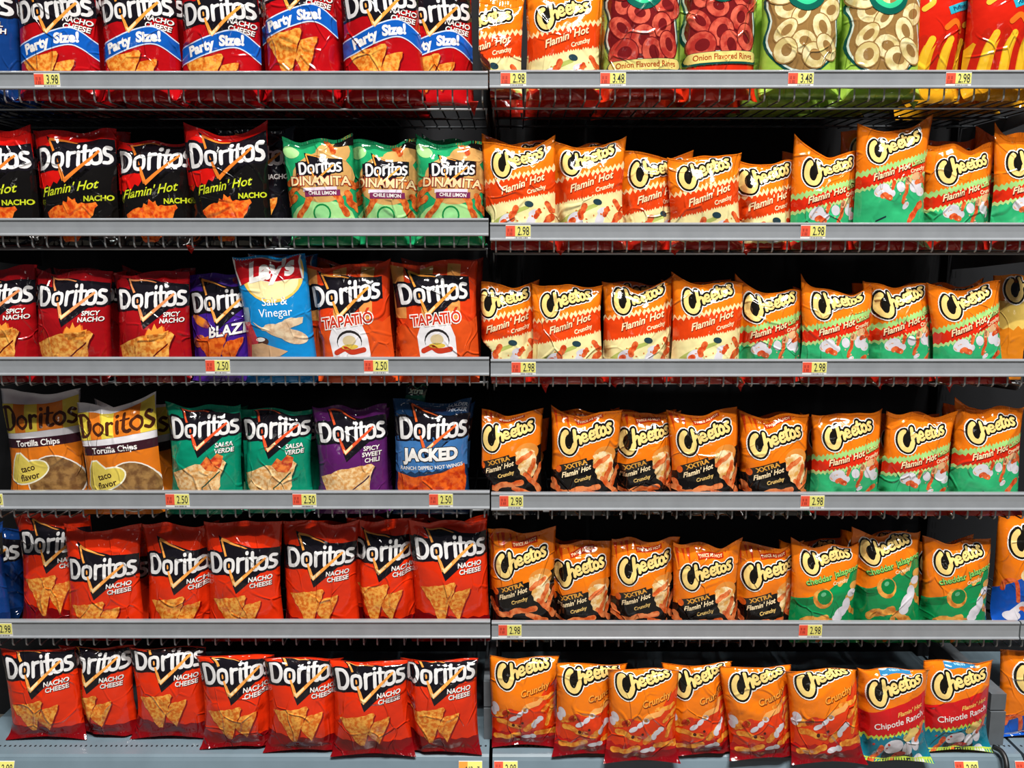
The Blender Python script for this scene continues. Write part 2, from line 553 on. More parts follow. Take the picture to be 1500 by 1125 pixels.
sun = ell(2, -2, 40, 34, 0, 28)
ban = poly([(-46, 24), (-30, 22), (0, 17), (30, 20), (44, 22), (40, 8), (42, -12), (20, -10), (0, -12), (-24, -6), (-44, -12), (-48, 8)])
chipsL = cat(rough_poly([(-34, -64), (-20, -72), (-4, -70), (20, -62), (40, -62), (38, -70), (20, -76), (2, -78), (-20, -76)], 0.8, 5, 1),
             ell(24, -88, 20, 10, -18), ell(8, -80, 26, 9, -20))
kind('L', 0.162, 25, 152, '1583c6', 0.032, 'potato_chip_bag', 'chip bag', 'blue potato chip bag with red banner and sun',
     [('bottom_print', [('0d5fa0', wavy_band(20, 22, 9, 12, amp=0.5, per=20, seed=2), 1)]),
      ('sun_print', [('f2c45a', ell(2, 0, 44, 40, 0, 28), 2), ('f7e3a8', ell(2, -12, 36, 24, 0, 24), 3), ('e6aa50', ell(-2, 22, 22, 12), 2)]),
      ('word_mark', [(WHT, move(ban, 0, 0, 2, 1.06), 4), ('b3161c', move(ban, 0, 0, 2), 5), (WHT, text("Lay's", 34, -1, 4, 8, 0.25, 0.05), 6)]),
      ('flavor_lettering', [('f0f4f6', text('Salt &\nVinegar', 16, 2, -46, 0, 0, 0.0), 3)]),
      ('chip_picture', [(('c9a684', 'ead2b0', 60.0), chipsL, 2), ('4a2c22', cat(ell(-26, -92, 14, 7)), 2), (WHT, ell(-24, -89, 7, 3), 3),
                        ('c8a078', poly([(-40, -96), (-22, -94), (14, -108), (2, -114), (-42, -116)]), 4)]),
      ('bottle_picture', [('b83a42', poly([(-50, -64), (-38, -64), (-28, -90), (-32, -116), (-51, -116)]), 3), ('8fa8b8', poly([(-48, -44), (-38, -44), (-37, -64), (-50, -64)]), 3), ('d8404a', ell(-42, -70, 6, 3), 4)])],
     'blue potato chip bags')

stripe = cat(*[rect(x, x + 15, -30, 60) for x in (-50, -16, 16)])
tap_t = lambda b: text('TAPATIO', 17.5, 1, -31, 5, 0, b, 0.85)
kind('T', 0.196, 33, 106, 'd63c14', 0.044, 'tortilla_chip_bag', 'chip bag', 'orange striped bag with white sauce label',
     [('stripe_print', [('d9904a', stripe, 1), ('d8501c', wavy_band(-40, -30, amp=4, per=18, seed=4), 2)]),
      ('word_mark', [(a, move(t, -4, 0, 0, 0.92), l + 2) for a, t, l in doritos_layers(5)]),
      ('sauce_label', [('e9e6ea', poly([(-22, -50), (-18, -38), (0, -33), (18, -35), (24, -50), (26, -84), (-16, -84)]), 3),
                       ('2a2626', ell(2, -54, 15, 13), 4), ('e9e6ea', ell(2, -56, 14, 12), 5), ('d8c49a', ell(2, -53, 8, 6), 6),
                       ('c23a22', cat(stroke([(-14, -66), (-4, -62), (4, -66), (18, -64)], 6, curve=True)), 6), ('e3c04a', ell(2, -60, 10, 3), 6),
                       ('a83a3a', text('Hot Sauce', 5.5, 4, -77, 0, 0.1, 0), 4)]),
      ('flavor_lettering', [('f2ece6', tap_t(0.09), 9), ('c9341c', tap_t(0.02), 10), ('c9341c', move(poly([(0, 0), (3, 0), (6, 5), (3, 5)]), 22, -22), 10)])],
     'orange sauce flavoured chip bags')

sq = [('e3c948', cat(rect(-50, -32, -17, 17), rect(-16, 0, -17, 17), rect(32, 50, -17, 17)), 2),
      ('e07a22', cat(rect(-32, -16, -17, 17), rect(0, 32, -17, 17)), 2)]


def serif(word, size, x, y, rot, col, lev, sx=1.0, b=0.02):
    return [(col, text(word, size, x, y, rot, 0, b, sx), lev)]


som = cat(ell(-14, -69, 27, 12.5, 20, 26), poly([(-40, -76), (-36, -56), (-31, -47), (-25, -46), (-19, -51), (-6, -62), (-16, -78)]))
som_w = cat(ell(-14, -69, 29, 14.5, 20, 26), poly([(-42, -78), (-38, -56), (-32, -45), (-24, -44), (-17, -50), (-4, -60), (-16, -80)]))
# serif letters of the old word mark are drawn with thick and thin strokes
OLD = [([(-44, 13), (-44, -12)], 5), ([(-47, 13), (-38, 13), (-31, 5), (-31, -5), (-38, -12), (-47, -12)], 3.4), ([(-33, 5), (-33, -5)], 5),
       ([(-19, 3), (-25, 0), (-26, -6), (-20, -12), (-14, -8), (-14, -1), (-19, 3)], 3.6),
       ([(-8, 3), (-8, -12)], 4.6), ([(-8, 0), (-3, 3), (-1, 1)], 3.4), ([(5, 3), (5, -12)], 4.6), ([(5, 10), (5, 10.5)], 5),
       ([(14, 11), (13, -8), (17, -12), (20, -11)], 4.4), ([(9, 3.5), (20, 3.5)], 2.6),
       ([(29, 3), (23, 0), (22, -6), (28, -12), (34, -8), (34, -1), (29, 3)], 3.6),
       ([(46, 2), (42, 4), (39, 1), (43, -3), (47, -7), (43, -12), (38, -10)], 3.6)]
old_t = cat(*[stroke(p, w_, curve=len(p) > 2, n=3) for p, w_ in OLD])
kind('TC', 0.185, 33, 117, 'dedbe0', 0.042, 'tortilla_chip_bag', 'chip bag', 'orange and white retro bag with yellow sombrero',
     [('bottom_print', [('d9741c', wavy_band(-38, -30, amp=0.3, per=20, seed=5), 1), ('3b1c26', move(rect(-51, 51, -5.5, 6), 0, -31, 4.5), 2)]),
      ('word_mark', [(a, move(t, 0, 0, 6), l) for a, t, l in sq] + [('4a2413', move(old_t, 0, 0, 6), 4)]),
      ('flavor_lettering', [(WHT, text('Tortilla Chips', 10.5, 0, -31.5, 4.5, 0, 0.02), 4)]),
      ('chip_picture', [('e8e2d8', ell(18, -80, 34, 33, 0, 28), 2), (('6b4a2c', '9a7444', 60.0), ell(18, -80, 32.5, 31.5, 0, 28), 3)]),
      ('sombrero_print', [('eee9d0', som_w, 4), ('d8c257', som, 5), ('3a2417', text('taco\nflavor', 11.5, -14, -69.5, 14, 0, 0.02), 6)])],
     'retro taco flavoured chip bags')

salsa = cat(poly([(0, -48), (8, -38), (14, -42), (22, -34), (30, -38), (28, -50), (22, -58), (8, -56)]))
for code, base, fl, de in (('SV', '0a8a6a', 'SALSA\nVERDE', 'teal green bag with tortilla chips'), ('SC', '5a1f62', 'SPICY\nSWEET\nCHILI', 'plum purple bag with tortilla chips')):
    doritos_kind(code, 0.172, base, base, fl, desc=de, yT=32, yB=119, chip=CHIP_L, dark='0a4a3a' if code == 'SV' else '31103a', fx=30, fy=-27 if code == 'SV' else -30, edge='d8512a', wide=True,
                 extra=[('salsa_picture', [(('b8321c', 'e8803a', 90.0), salsa, 5)])] if code == 'SV' else None, slope=4, group='teal chip bags' if code == 'SV' else 'purple chip bags')

jk = rough_poly([(-46, -58), (-20, -62), (20, -54), (46, -46), (47, -70), (40, -100), (-40, -100), (-46, -80)], 1.0, 6, 3)
kind('J', 0.178, 36, 115, '16375e', 0.042, 'tortilla_chip_bag', 'chip bag', 'navy blue bag with one huge orange chip',
     [('bottom_print', [('3f74b0', wavy_band(-12, -12, -58, -48, amp=2, per=12, seed=9), 1)]),
      ('word_mark', doritos_layers(2, edge='e0622a')),
      ('flavor_lettering', [('23262e', text('JACKED', 21, 1, -33, 2, 0, 0.1, 0.98), 7), (WHT, text('JACKED', 21, 1, -33, 2, 0, 0.055, 0.98), 8),
                            (WHT, text('RANCH DIPPED HOT WINGS', 6.6, 1, -49, 3, 0, 0.02), 4), ('b8c4d6', text('BOLDER\nTHICKER', 7, 32, 26, -14, 0, 0.03), 3)]),
      ('chip_picture', [(('b8330c', 'e8641c', 70.0), jk, 3)])],
     'navy chip bags')
doritos_kind('CR', 0.18, '123a7a', '0c2a5a', 'COOL\nRANCH', desc='blue bag', group='blue chip bags')
# kept mostly out of sight: black bag beside the hot nacho bags
doritos_kind('BK', 0.18, '15141a', '0e0d12', 'NACHO', desc='black bag in the shade', group='black chip bags')

# ---- cheese snack bags
OR, OR2 = 'ea7812', 'd9560e'
CREAM = 'f5ddb0'
WB = 'd8d4dc'


def blobs(seed, n, x0, x1, y0, y1, r0, r1):
    rnd = random.Random(seed)
    return cat(*[ell(rnd.uniform(x0, x1), rnd.uniform(y0, y1), rnd.uniform(r0, r1), rnd.uniform(r0, r1) * 0.7, rnd.uniform(0, 180), 9) for _ in range(n)])


def puffs(seed, n, x0, x1, y0, y1, L, w, rots=(-40, 60)):
    rnd = random.Random(seed)
    return cat(*[puff(rnd.uniform(x0, x1), rnd.uniform(y0, y1), L * rnd.uniform(0.7, 1.2), w * rnd.uniform(0.8, 1.15), rnd.uniform(*rots), seed * 31 + i) for i in range(n)])


def puff_kind(code, desc, parts, base=OR, yT=32, yB=118, W=0.162, k=0.82, slope=13, group='', T=0.038, logo_at=(-1.0, 0.0)):
    kind(code, W, yT, yB, base, T, 'cheese_puff_bag', 'snack bag', desc, parts + [('word_mark', [(a, t, l + 3) for a, t, l in cheetos_layers(slope, logo_at[0], logo_at[1], k)])], group)


PUFF_R = ('c8401a', 'e8703a', 90.0)
PUFF_O = ('d8701a', 'f6a83c', 90.0)
puff_kind('F', 'orange puff bag with pale lime lower half',
          [('band_print', [('f6d9a0', wavy_band(-28, -8, amp=3, per=6, seed=1), 1), ('df4210', wavy_band(-32, -13, -62, -42, amp=3, per=7, seed=2), 2)]),
           ('bottom_print', [('f3e6a6', wavy_band(-62, -43, amp=3, per=7, seed=3), 3), ('b3bd62', cat(stroke([(-49, -108), (-36, -84), (-12, -70), (10, -62)], 9, 5, curve=True), stroke([(20, -108), (44, -100)], 12)), 4),
                             ('eef0c0', stroke([(-40, -104), (-10, -88), (18, -80)], 9, curve=True), 4), ('a81c12', wavy_band(-102, -101, amp=1.5, per=9, seed=5), 8)]),
           ('puff_picture', [(WB, cat(ell(-22, -78, 10, 6, 35), ell(-14, -84, 5, 8, 10), ell(10, -92, 12, 8, 30), ell(20, -70, 9, 5, 10), ell(14, -82, 6, 12, -20)), 5),
                             (PUFF_R, cat(puff(-10, -70, 15, 8, 65, 1), puff(-28, -86, 14, 8, 35, 2), puff(36, -84, 26, 9, 55, 3), puff(28, -100, 20, 8, 10, 4), puff(-44, -100, 16, 8, -60, 5), puff(42, -62, 14, 7, -40, 6), puff(24, -70, 10, 6, 60, 9)), 6),
                             ('d96a1a', blobs(5, 26, -30, 45, -108, -62, 0.8, 1.8), 6), ('27414a', ell(12, -58, 6.5, 4, -10), 7)]),
           ('flavor_lettering', [('9c2a0c', text("Flamin' Hot", 13.0, 2.4, -33, 18, 0.45, 0.05, 1.05), 7), (CREAM, text("Flamin' Hot", 13.0, 2, -32.2, 18, 0.45, 0.02, 1.05), 8), (CREAM, text('Crunchy', 8, 22, -39, 17, 0.2, 0.03), 8)])],
          group='orange and pale lime puff bags', yT=25)
puff_kind('FL', 'orange puff bag with mint green lower half',
          [('band_print', [('9ed07a', wavy_band(-35, -9, amp=2.2, per=5, seed=1), 1), ('d92c12', wavy_band(-42, -16, -59, -34, amp=2.2, per=6, seed=2), 2)]),
           ('bottom_print', [('b6d98a', wavy_band(-57, -33, amp=2, per=5, seed=3), 3), ('32b072', wavy_band(-61, -37, amp=2, per=5, seed=4), 4), ('a81c12', wavy_band(-104, -100, amp=1.5, per=9, seed=5), 8)]),
           ('puff_picture', [(a_, move(t_, 0, 13), l_) for a_, t_, l_ in [(WB, cat(ell(-20, -72, 11, 8, 30), ell(-10, -76, 8, 6), ell(6, -68, 6, 7, 20), ell(30, -66, 11, 9, 30), ell(38, -74, 8, 6), ell(14, -90, 5, 3, 30)), 5),
                             (PUFF_R, cat(puff(-14, -80, 10, 7, -20, 1), puff(14, -72, 30, 5, 78, 2), puff(28, -96, 26, 6.5, 40, 3), puff(44, -58, 18, 6, -50, 4), puff(-4, -66, 9, 5, 70, 5), puff(36, -60, 12, 6, 30, 6)), 6),
                             ('e0b080', cat(ell(30, -54, 8, 5, 20), ell(18, -60, 5, 5)), 6), ('20303a', stroke([(-26, -104), (-14, -100)], 1.5), 7), ('e7b08a', blobs(9, 16, -30, 46, -90, -56, 0.8, 1.8), 7)]]),
           ('flavor_lettering', [('6e140a', text("Flamin' Hot", 11.5, -6.6, -36, 17, 0.45, 0.06), 7), (CREAM, text("Flamin' Hot", 11.5, -7, -35.2, 17, 0.45, 0.02), 8),
                                 ('3a5a1c', text('Limon', 9.5, 33.4, -22.6, 17, 0.3, 0.06), 7), ('bfe08a', text('Limon', 9.5, 33, -22, 17, 0.3, 0.02), 8), (CREAM, text('Crunchy', 7, 32, -32, 16, 0.2, 0.03), 8)])],
          group='orange and mint green puff bags', yT=27)
flx = cat(*[poly([(x - 4, 40), (x + 4, 40), (x + 2 + dx, 40 - h), (x - 1 + dx, 40 - h * 0.6)]) for x, dx, h in ((-46, 2, 34), (-38, 3, 24), (-29, 1, 28), (-20, 3, 18), (-10, 1, 14), (2, 2, 12), (14, 0, 10), (26, -2, 12))])
puff_kind('X', 'orange puff bag with black lower half',
          [('band_print', [('cf3d0c', flx, 1), ('b8300c', move(rect(-19, 19, -3.6, 3.6), 4, 24, 10), 2), (CREAM, text('TWICE AS HOT', 5, 4, 24, 10, 0, 0.02), 3)]),
           ('bottom_print', [('141110', wavy_band(-50, -16, amp=0.3, per=20, seed=4), 1), ('d98a3a', ell(28, -27, 18, 14, 10), 2)]),
           ('puff_picture', [(('c8501c', 'eb8a50', 60.0), cat(puff(0, -72, 38, 8, 8, 1), puff(-34, -77, 30, 7.5, -10, 2), puff(36, -70, 34, 7, -50, 3), puff(43, -58, 26, 7, 62, 4), puff(20, -84, 30, 7.5, -25, 5), puff(-44, -68, 12, 7, -50, 6)), 5),
                             (('d9a050', 'f6e2b4', 60.0), rough_poly([(10, -26), (26, -20), (40, -26), (44, -48), (34, -64), (22, -60), (14, -48)], 2.2, 4, 6), 3), (('c8501c', 'eb8a50', 60.0), cat(puff(24, -34, 24, 7, 30, 11), puff(34, -50, 24, 7, 70, 12)), 4)]),
           ('flavor_lettering', [('2a2622', move(rect(-22, 20, -5, 5), -17, -39, 17), 3), ('e0a040', text('XXTRA', 8.6, -15, -38.4, 17, 0, 0.03, 1.2), 4), ('e0601c', ell(-40, -46, 4, 5), 4),
                                 (CREAM, text("Flamin' Hot", 9.6, -15, -48, 18, 0.45, 0.025), 6), ('e8c070', text('Crunchy', 7.4, -5, -57.5, 16, 0.2, 0.03), 6)])],
          group='orange and black puff bags', yT=35, k=0.88)
cut = poly([(-51, -62), (-30, -56), (0, -44), (20, -30), (36, -18), (51, -12), (51, -200), (-51, -200)])
puff_kind('CJ', 'orange puff bag with dark green pepper corner',
          [('bottom_print', [('0f8a4c', cut, 1), ('0a6e3a', cat(ell(-34, -64, 18, 5, 15), ell(10, -100, 20, 8)), 2)]),
           ('puff_picture', [(('b86a22', 'e8a54a', 60.0), cat(ell(-8, -56, 15, 15, 0, 14), puff(-18, -86, 34, 8, 10, 1), puff(26, -28, 24, 7, 50, 2), puff(14, -92, 28, 8, -25, 3), puff(-40, -104, 24, 8, 30, 4), puff(38, -74, 26, 7, -40, 7), puff(-6, -104, 24, 7, 60, 5)), 3),
                             ('0f7a3c', ell(-6, -54, 11, 11, 0, 14), 4), ('5fb080', ell(-8, -50, 4, 3, 30), 5), (WB, cat(ell(22, -76, 12, 7, 30), ell(30, -66, 7, 10), ell(38, -50, 8, 6), ell(16, -84, 8, 5)), 5), ('d9a050', cat(ell(36, -56, 9, 7), ell(42, -40, 8, 6)), 4)]),
           ('flavor_lettering', [('0c5a2a', cat(text('cheddar', 12, -14, -30.6, 14, 0, 0.06), text('jalapeno', 12, 29, -18.6, 14, 0, 0.06)), 5), ('8fd06a', cat(text('cheddar', 12, -14, -30, 14, 0, 0.015), text('jalapeno', 12, 29, -18, 14, 0, 0.015)), 6),
                                 (CREAM, text('Crunchy', 7, 18, -33, 14, 0.2, 0.02), 6)])],
          group='orange and dark green puff bags', yT=28)
cut2 = poly([(-51, -62), (-38, -58), (-20, -52), (0, -56), (20, -44), (34, -24), (51, -12), (51, -200), (-51, -200)])
puff_kind('C', 'orange puff bag with red lower half',
          [('bottom_print', [('e03a0c', cut2, 1), ('b8100e', wavy_band(-92, -86, amp=2, per=12, seed=6), 2), ('7a0a12', wavy_band(-103, -101, amp=1, per=16, seed=7), 3)]),
           ('puff_picture', [(PUFF_O, cat(puff(-22, -77, 32, 7.5, -15, 1), puff(-24, -98, 34, 8, 12, 2), puff(34, -92, 32, 8, -4, 3), puff(10, -78, 20, 8, 40, 4), puff(40, -68, 26, 7, 68, 5), puff(30, -38, 26, 6.5, 8, 6), puff(38, -50, 22, 6.5, 35, 7), puff(-34, -60, 18, 10, 20, 8)), 4),
                             (WB, cat(ell(20, -72, 7, 4, 30), ell(25, -68, 5, 4, -20), ell(15, -78, 4, 5), ell(-16, -67, 7, 3.5, 30), ell(-6, -60, 6, 3.5, 40), ell(2, -54, 5, 4), ell(4, -98, 8, 3.5, 10), ell(13, -97, 5, 4, -20), ell(-42, -54, 5, 7, 20), ell(-45, -62, 4, 6)), 5),
                             ('c8341c', cat(ell(-14, -64, 9, 7, 20), ell(-24, -58, 10, 5, 30), ell(-4, -78, 6, 4)), 4), ('a86a3a', ell(-8, -108, 3), 5), ('4a1a10', cat(ell(-16, -78, 2.5), ell(-2, -74, 2)), 6),
                             ('f0a85a', puff(14, -46, 26, 8, 20, 21), 5)]),
           ('flavor_lettering', [('7a2c08', text('Crunchy', 12.5, 16.5, -26.6, 16, 0.25, 0.06), 5), ('f2a03c', text('Crunchy', 12.5, 16, -26, 16, 0.25, 0.02), 6)])],
          group='orange and red puff bags', k=0.88)
puff_kind('CP', 'orange, red and teal puff bag',
          [('bottom_print', [('c9141a', wavy_band(-38, -8, amp=0.5, per=20, seed=4), 1), ('b8cf4a', wavy_band(-72, -52, amp=2.4, per=6, seed=3), 2), ('13788f', wavy_band(-76, -56, amp=2.4, per=6, seed=5), 3), ('b8cf4a', wavy_band(-108, -104, amp=2, per=6, seed=8), 4)]),
           ('badge_print', [('2f7fb0', move(rough_poly([(-22, -8), (22, -8), (24, 8), (-20, 8)], 1.5, 5, 4), 0, 28, 10), 1), ('d9ecf2', cat(ell(-14, 34, 6, 4), ell(2, 40, 7, 4), ell(16, 40, 5, 3)), 2), ('a8d8ea', cat(text('NEW', 7, 2, 29, 10, 0, 0.04)), 3)]),
           ('puff_picture', [('1a2430', ell(0, -92, 22, 13), 4), (WB, cat(ell(-6, -80, 14, 8, 10), ell(14, -84, 7, 9), ell(26, -78, 6, 9, 20), ell(30, -98, 7, 7)), 5), (PUFF_R, cat(puff(-28, -92, 24, 6.5, 65, 1), puff(34, -64, 24, 6, 60, 2), puff(-6, -98, 16, 5, 60, 3)), 6),
                             ('e0c070', cat(ell(24, -64, 9, 7), ell(14, -70, 7, 5)), 5), ('c2342a', cat(ell(4, -90, 9, 4), blobs(4, 12, -40, 46, -106, -60, 1, 2.2)), 6)]),
           ('flavor_lettering', [('f0c060', text("Flamin' Hot", 8.5, 18, -32, 14, 0.35, 0.02), 5), (WHT, text('Chipotle Ranch', 12.0, 3, -47, 12, 0.15, 0.01), 6)])],
          group='orange, red and teal puff bags', yT=46, yB=100, k=0.86)
puff_kind('BP', 'blue and orange puff bag', [('bottom_print', [('1550b0', poly([(-51, -66), (51, -2), (51, -200), (-51, -200)]), 1)]),
                                            ('puff_picture', [(WB, cat(ell(-30, -104, 10, 8), stroke([(-30, -100), (-18, -84), (-8, -84)], 9)), 3), (PUFF_R, cat(stroke([(-42, -64), (-40, -54), (-30, -52), (-26, -64), (-24, -80)], 4.5, curve=True), puff(-10, -96, 20, 7, -20, 2)), 4), (('d9b070', 'f0d9a0', 60.0), ell(-12, -42, 13, 9, 30), 3)])],
          W=0.2, yT=34, yB=120, group='blue and orange puff bags')
puff_kind('OV', 'yellow and orange puff bag in the shade', [('bottom_print', [('e2c060', wavy_band(-20, -20, amp=1, per=10, seed=1), 1), ('d9801c', wavy_band(-60, -52, amp=3, per=12, seed=2), 2), ('1550b0', ell(4, -38, 15, 15, 0, 20), 3), (WHT, text('oven\nbaked', 8, 4, -38, 0, 0, 0.03), 4)])],
          base='d9801c', group='yellow puff bags')


def rings(seed, n, col, in_col):
    rnd = random.Random(seed)
    a, b = [], []
    spots = [(-24, 26), (6, 34), (30, 22), (-6, 12), (-28, -2), (22, -2), (-2, -16), (-22, -30), (14, -32), (32, -24), (-30, 44)]
    for x, y in spots:
        r = rnd.uniform(14, 18)
        q, rt = rnd.uniform(0.6, 0.95), rnd.uniform(0, 180)
        x, y = x + rnd.uniform(-3, 3), y + rnd.uniform(-3, 3)
        a.append((ell(x, y, r + 1.4, r * q + 1.4, rt, 18), ell(x, y, r, r * q, rt, 18))); b.append(ell(x + 1, y + 0.5, r * 0.52, r * q * 0.46, rt, 14))
    return a, b


def ring_kind(code, base, win, c1, c2, hole, name, desc, hot):
    a, b = rings(3 if hot else 8, 13, None, None)
    wpts = smooth_line([(-28, 46), (-44, 30), (-40, 8), (-44, -14), (-36, -32), (-16, -38) if hot else (-14, -48), (18, -36) if hot else (14, -48), (38, -30), (44, -14), (40, 10), (44, 32), (28, 46)], 3)
    wp = np.array([[p[0], p[1]] for p in wpts])
    lay = [('0d4a44', poly([tuple(p) for p in wp * 1.1]), 1), ('d5e2d6', poly([tuple(p) for p in wp * 1.045]), 2), (hole, poly([tuple(p) for p in wp]), 3)]
    for i, (u, v) in enumerate(zip(a, b)):
        lay += [(hole, u[0], 4 + i), ((c1, c2, 40.0) if i % 2 else (c2, c1, 55.0), u[1], 4.4 + i), (hole, v, 4.8 + i)]
    arcs = cat(stroke([(-20, 44), (-14, 30), (0, 24), (14, 30), (20, 44)], 13, curve=True))
    arc2 = cat(stroke([(-18, 44), (-12, 33), (0, 27.5), (12, 33), (18, 44)], 6, curve=True))
    parts = [('window_picture', lay), ('arch_print', [('0d5a4c', arcs, 17), ('35c08a', arc2, 18)])]
    if hot:
        parts.append(('bottom_print', [('d12c12', wavy_band(-56, -48, amp=3, per=10, seed=2), 1)]))
        parts.append(('flavor_lettering', [('0d4a44', stroke([(-36, -48), (43, -44)], 15), 18), ('e0cf7a', stroke([(-36, -47), (43, -43)], 12), 19), ('a8481c', text('Onion Flavored Rings', 9.6, 4, -45, 3, 0, 0.02, 0.9), 20),
                                             ('d12c12', wavy_band(74, 76, 36, 42, amp=2, per=8, seed=4), 18), ('f2d060', text("Flamin' Hot", 15, 2, 50, 6, 0.35, 0.03), 19)]))
    kind(code, 0.176, 90, 92, base, 0.044, name, 'snack bag', desc, parts, 'green onion ring bags')


ring_kind('RH', 'a9c85a', None, 'a83028', 'd8604a', '70181a', 'onion_ring_bag', 'green and red bag with red rings window', True)
ring_kind('RG', '9dc24a', None, 'cdb878', 'eadcab', '94703f', 'onion_ring_bag', 'lime green bag with pale rings window', False)
fries = cat(*[stroke([(x, -90), (x + 6, -50), (x + 14, -30)], 9, curve=True) for x in (-44, -20, 2, 24)])
kind('HF', 0.17, 60, 113, 'c6200f', 0.042, 'fries_snack_bag', 'snack bag', 'red bag with yellow fries picture',
     [('bottom_print', [('d99a1c', wavy_band(-46, -30, amp=5, per=14, seed=3), 1), ('b8200f', fries, 2), ('e6b52a', move(fries, 10, -2), 3)]),
      ('puff_picture', [('e8b23a', cat(stroke([(-30, 6), (-20, 14), (-24, 24), (-36, 22)], 7, curve=True), stroke([(28, -12), (38, -4), (34, 8)], 7, curve=True)), 4), ('e06a1c', cat(stroke([(-2, -18), (10, -10), (20, -20)], 7, curve=True)), 4)]),
      ('flavor_lettering', [(CREAM, text("Flamin'", 15, -6, 24, 14, 0.35, 0.03), 5), ('2aa0b8', move(rect(-16, 16, -5, 5), 16, 8, 20), 4), ('0d3a5a', text('Puffcorn', 6.5, 16, 8, 20, 0, 0.03), 5)])],
     'red fries snack bags')

# ------------------------------------------------------------------ artwork is cut once per kind along the bag's grid, then laid on every bag
NX, NY = 28, 38


def dp(p, tol):
    """thin out an open polyline, keeping it within tol"""
    if len(p) < 3:
        return p
    a, b = p[0], p[-1]
    d = b - a
    L = np.hypot(*d)
    q = p[1:-1] - a
    e = np.abs(q[:, 0] * d[1] - q[:, 1] * d[0]) / L if L > 1e-9 else np.hypot(q[:, 0], q[:, 1])
    k = int(e.argmax())
    if e[k] <= tol:
        return np.stack([a, b])
    return np.concatenate([dp(p[:k + 2], tol)[:-1], dp(p[k + 1:], tol)])


OUTL = {}


def outline(tris):
    """loops around the union of a heap of overlapping triangles"""
    key = tris.tobytes()
    if key not in OUTL:
        best = None
        for att in range(6):
            loops, err = trace(tris, att)
            if best is None or err < best[1]:
                best = (loops, err)
            if err < 0.02:
                break
        OUTL[key] = best[0]
        if best[1] > 0.02:
            print('outline', best[1])
    return OUTL[key]


def covered(C, T):
    """which points lie in any of the (counter-clockwise) triangles"""
    out = np.zeros(len(C), bool)
    o = np.argsort(C[:, 0])
    lo, hi = T[:, :, 0].min(1), T[:, :, 0].max(1)
    for k in range(0, len(C), 150):
        q = o[k:k + 150]
        P = C[q]
        t = T[(hi >= P[0, 0]) & (lo <= P[-1, 0])]
        ins = np.ones((len(P), len(t)), bool)
        for a, b in ((0, 1), (1, 2), (2, 0)):
            e = t[:, b] - t[:, a]
            ins &= (e[None, :, 0] * (P[:, None, 1] - t[None, :, a, 1]) - e[None, :, 1] * (P[:, None, 0] - t[None, :, a, 0])) >= -1e-7
        out[q] = ins.any(1)
    return out


def trace(tris, att):
    c, s_ = math.cos(0.013 * att), math.sin(0.013 * att)
    rot = np.array([[c, s_], [-s_, c]])
    u, inv = np.unique(np.round(tris.reshape(-1, 2) @ rot, 2 if att < 3 else 3), axis=0, return_inverse=True)
    f = inv.reshape(-1, 3)
    f = f[(f[:, 0] != f[:, 1]) & (f[:, 1] != f[:, 2]) & (f[:, 0] != f[:, 2])]
    a = u[f]
    sg = (a[:, 1, 0] - a[:, 0, 0]) * (a[:, 2, 1] - a[:, 0, 1]) - (a[:, 1, 1] - a[:, 0, 1]) * (a[:, 2, 0] - a[:, 0, 0])
    f[sg < 0] = f[sg < 0][:, ::-1]
    f = f[np.abs(sg) > 1e-4]
    r = delaunay_2d_cdt([Vector(p) for p in u], [], [list(map(int, q)) for q in f], 0, 1e-5, True)
    V = np.array([v[:] for v in r[0]])
    F = np.array(r[2], int)
    F = F[covered(V[F].mean(1), u[f])]
    a = V[F]
    sg = (a[:, 1, 0] - a[:, 0, 0]) * (a[:, 2, 1] - a[:, 0, 1]) - (a[:, 1, 1] - a[:, 0, 1]) * (a[:, 2, 0] - a[:, 0, 0])
    total = np.abs(sg).sum() / 2
    F[sg < 0] = F[sg < 0][:, ::-1]
    E = np.concatenate([F[:, [0, 1]], F[:, [1, 2]], F[:, [2, 0]]])
    have = set(map(tuple, E.tolist()))
    nxt = {}
    for p, q in sorted(have):
        if (q, p) not in have:
            nxt.setdefault(p, []).append(q)
    loops, raw = [], 0.0
    ar = lambda Q: (np.dot(Q[:, 0], np.roll(Q[:, 1], -1)) - np.dot(Q[:, 1], np.roll(Q[:, 0], -1))) / 2
    while nxt:
        st = next(iter(nxt))
        lp, cur = [st], st
        while True:
            o = nxt[cur]
            n = o.pop()
            if not o:
                del nxt[cur]
            if n == st or n not in nxt:
                break
            lp.append(n)
            cur = n
        if len(lp) > 2:
            P = V[lp]
            raw += ar(P)
            k = int(np.hypot(*(P - P[0]).T).argmax())
            Q = np.concatenate([dp(P[:k + 1], 0.13)[:-1], dp(np.concatenate([P[k:], P[:1]]), 0.13)[:-1]])
            if len(Q) > 2 and abs(ar(Q)) > 0.25:
                loops.append(Q @ rot.T)
    return loops, abs(raw - total) / max(1e-6, total)


def in_loops(C, loops):
    x, y = C[:, 0:1], C[:, 1:2]
    cnt = np.zeros(len(C), int)
    for Q in loops:
        a, b = Q, np.roll(Q, -1, 0)
        c = (a[None, :, 1] > y) != (b[None, :, 1] > y)
        with np.errstate(divide='ignore', invalid='ignore'):
            t = a[None, :, 0] + (y - a[None, :, 1]) * (b[:, 0] - a[:, 0])[None] / (b[:, 1] - a[:, 1])[None]
        cnt += (c & (x < t)).sum(1)
    return cnt % 2 == 1


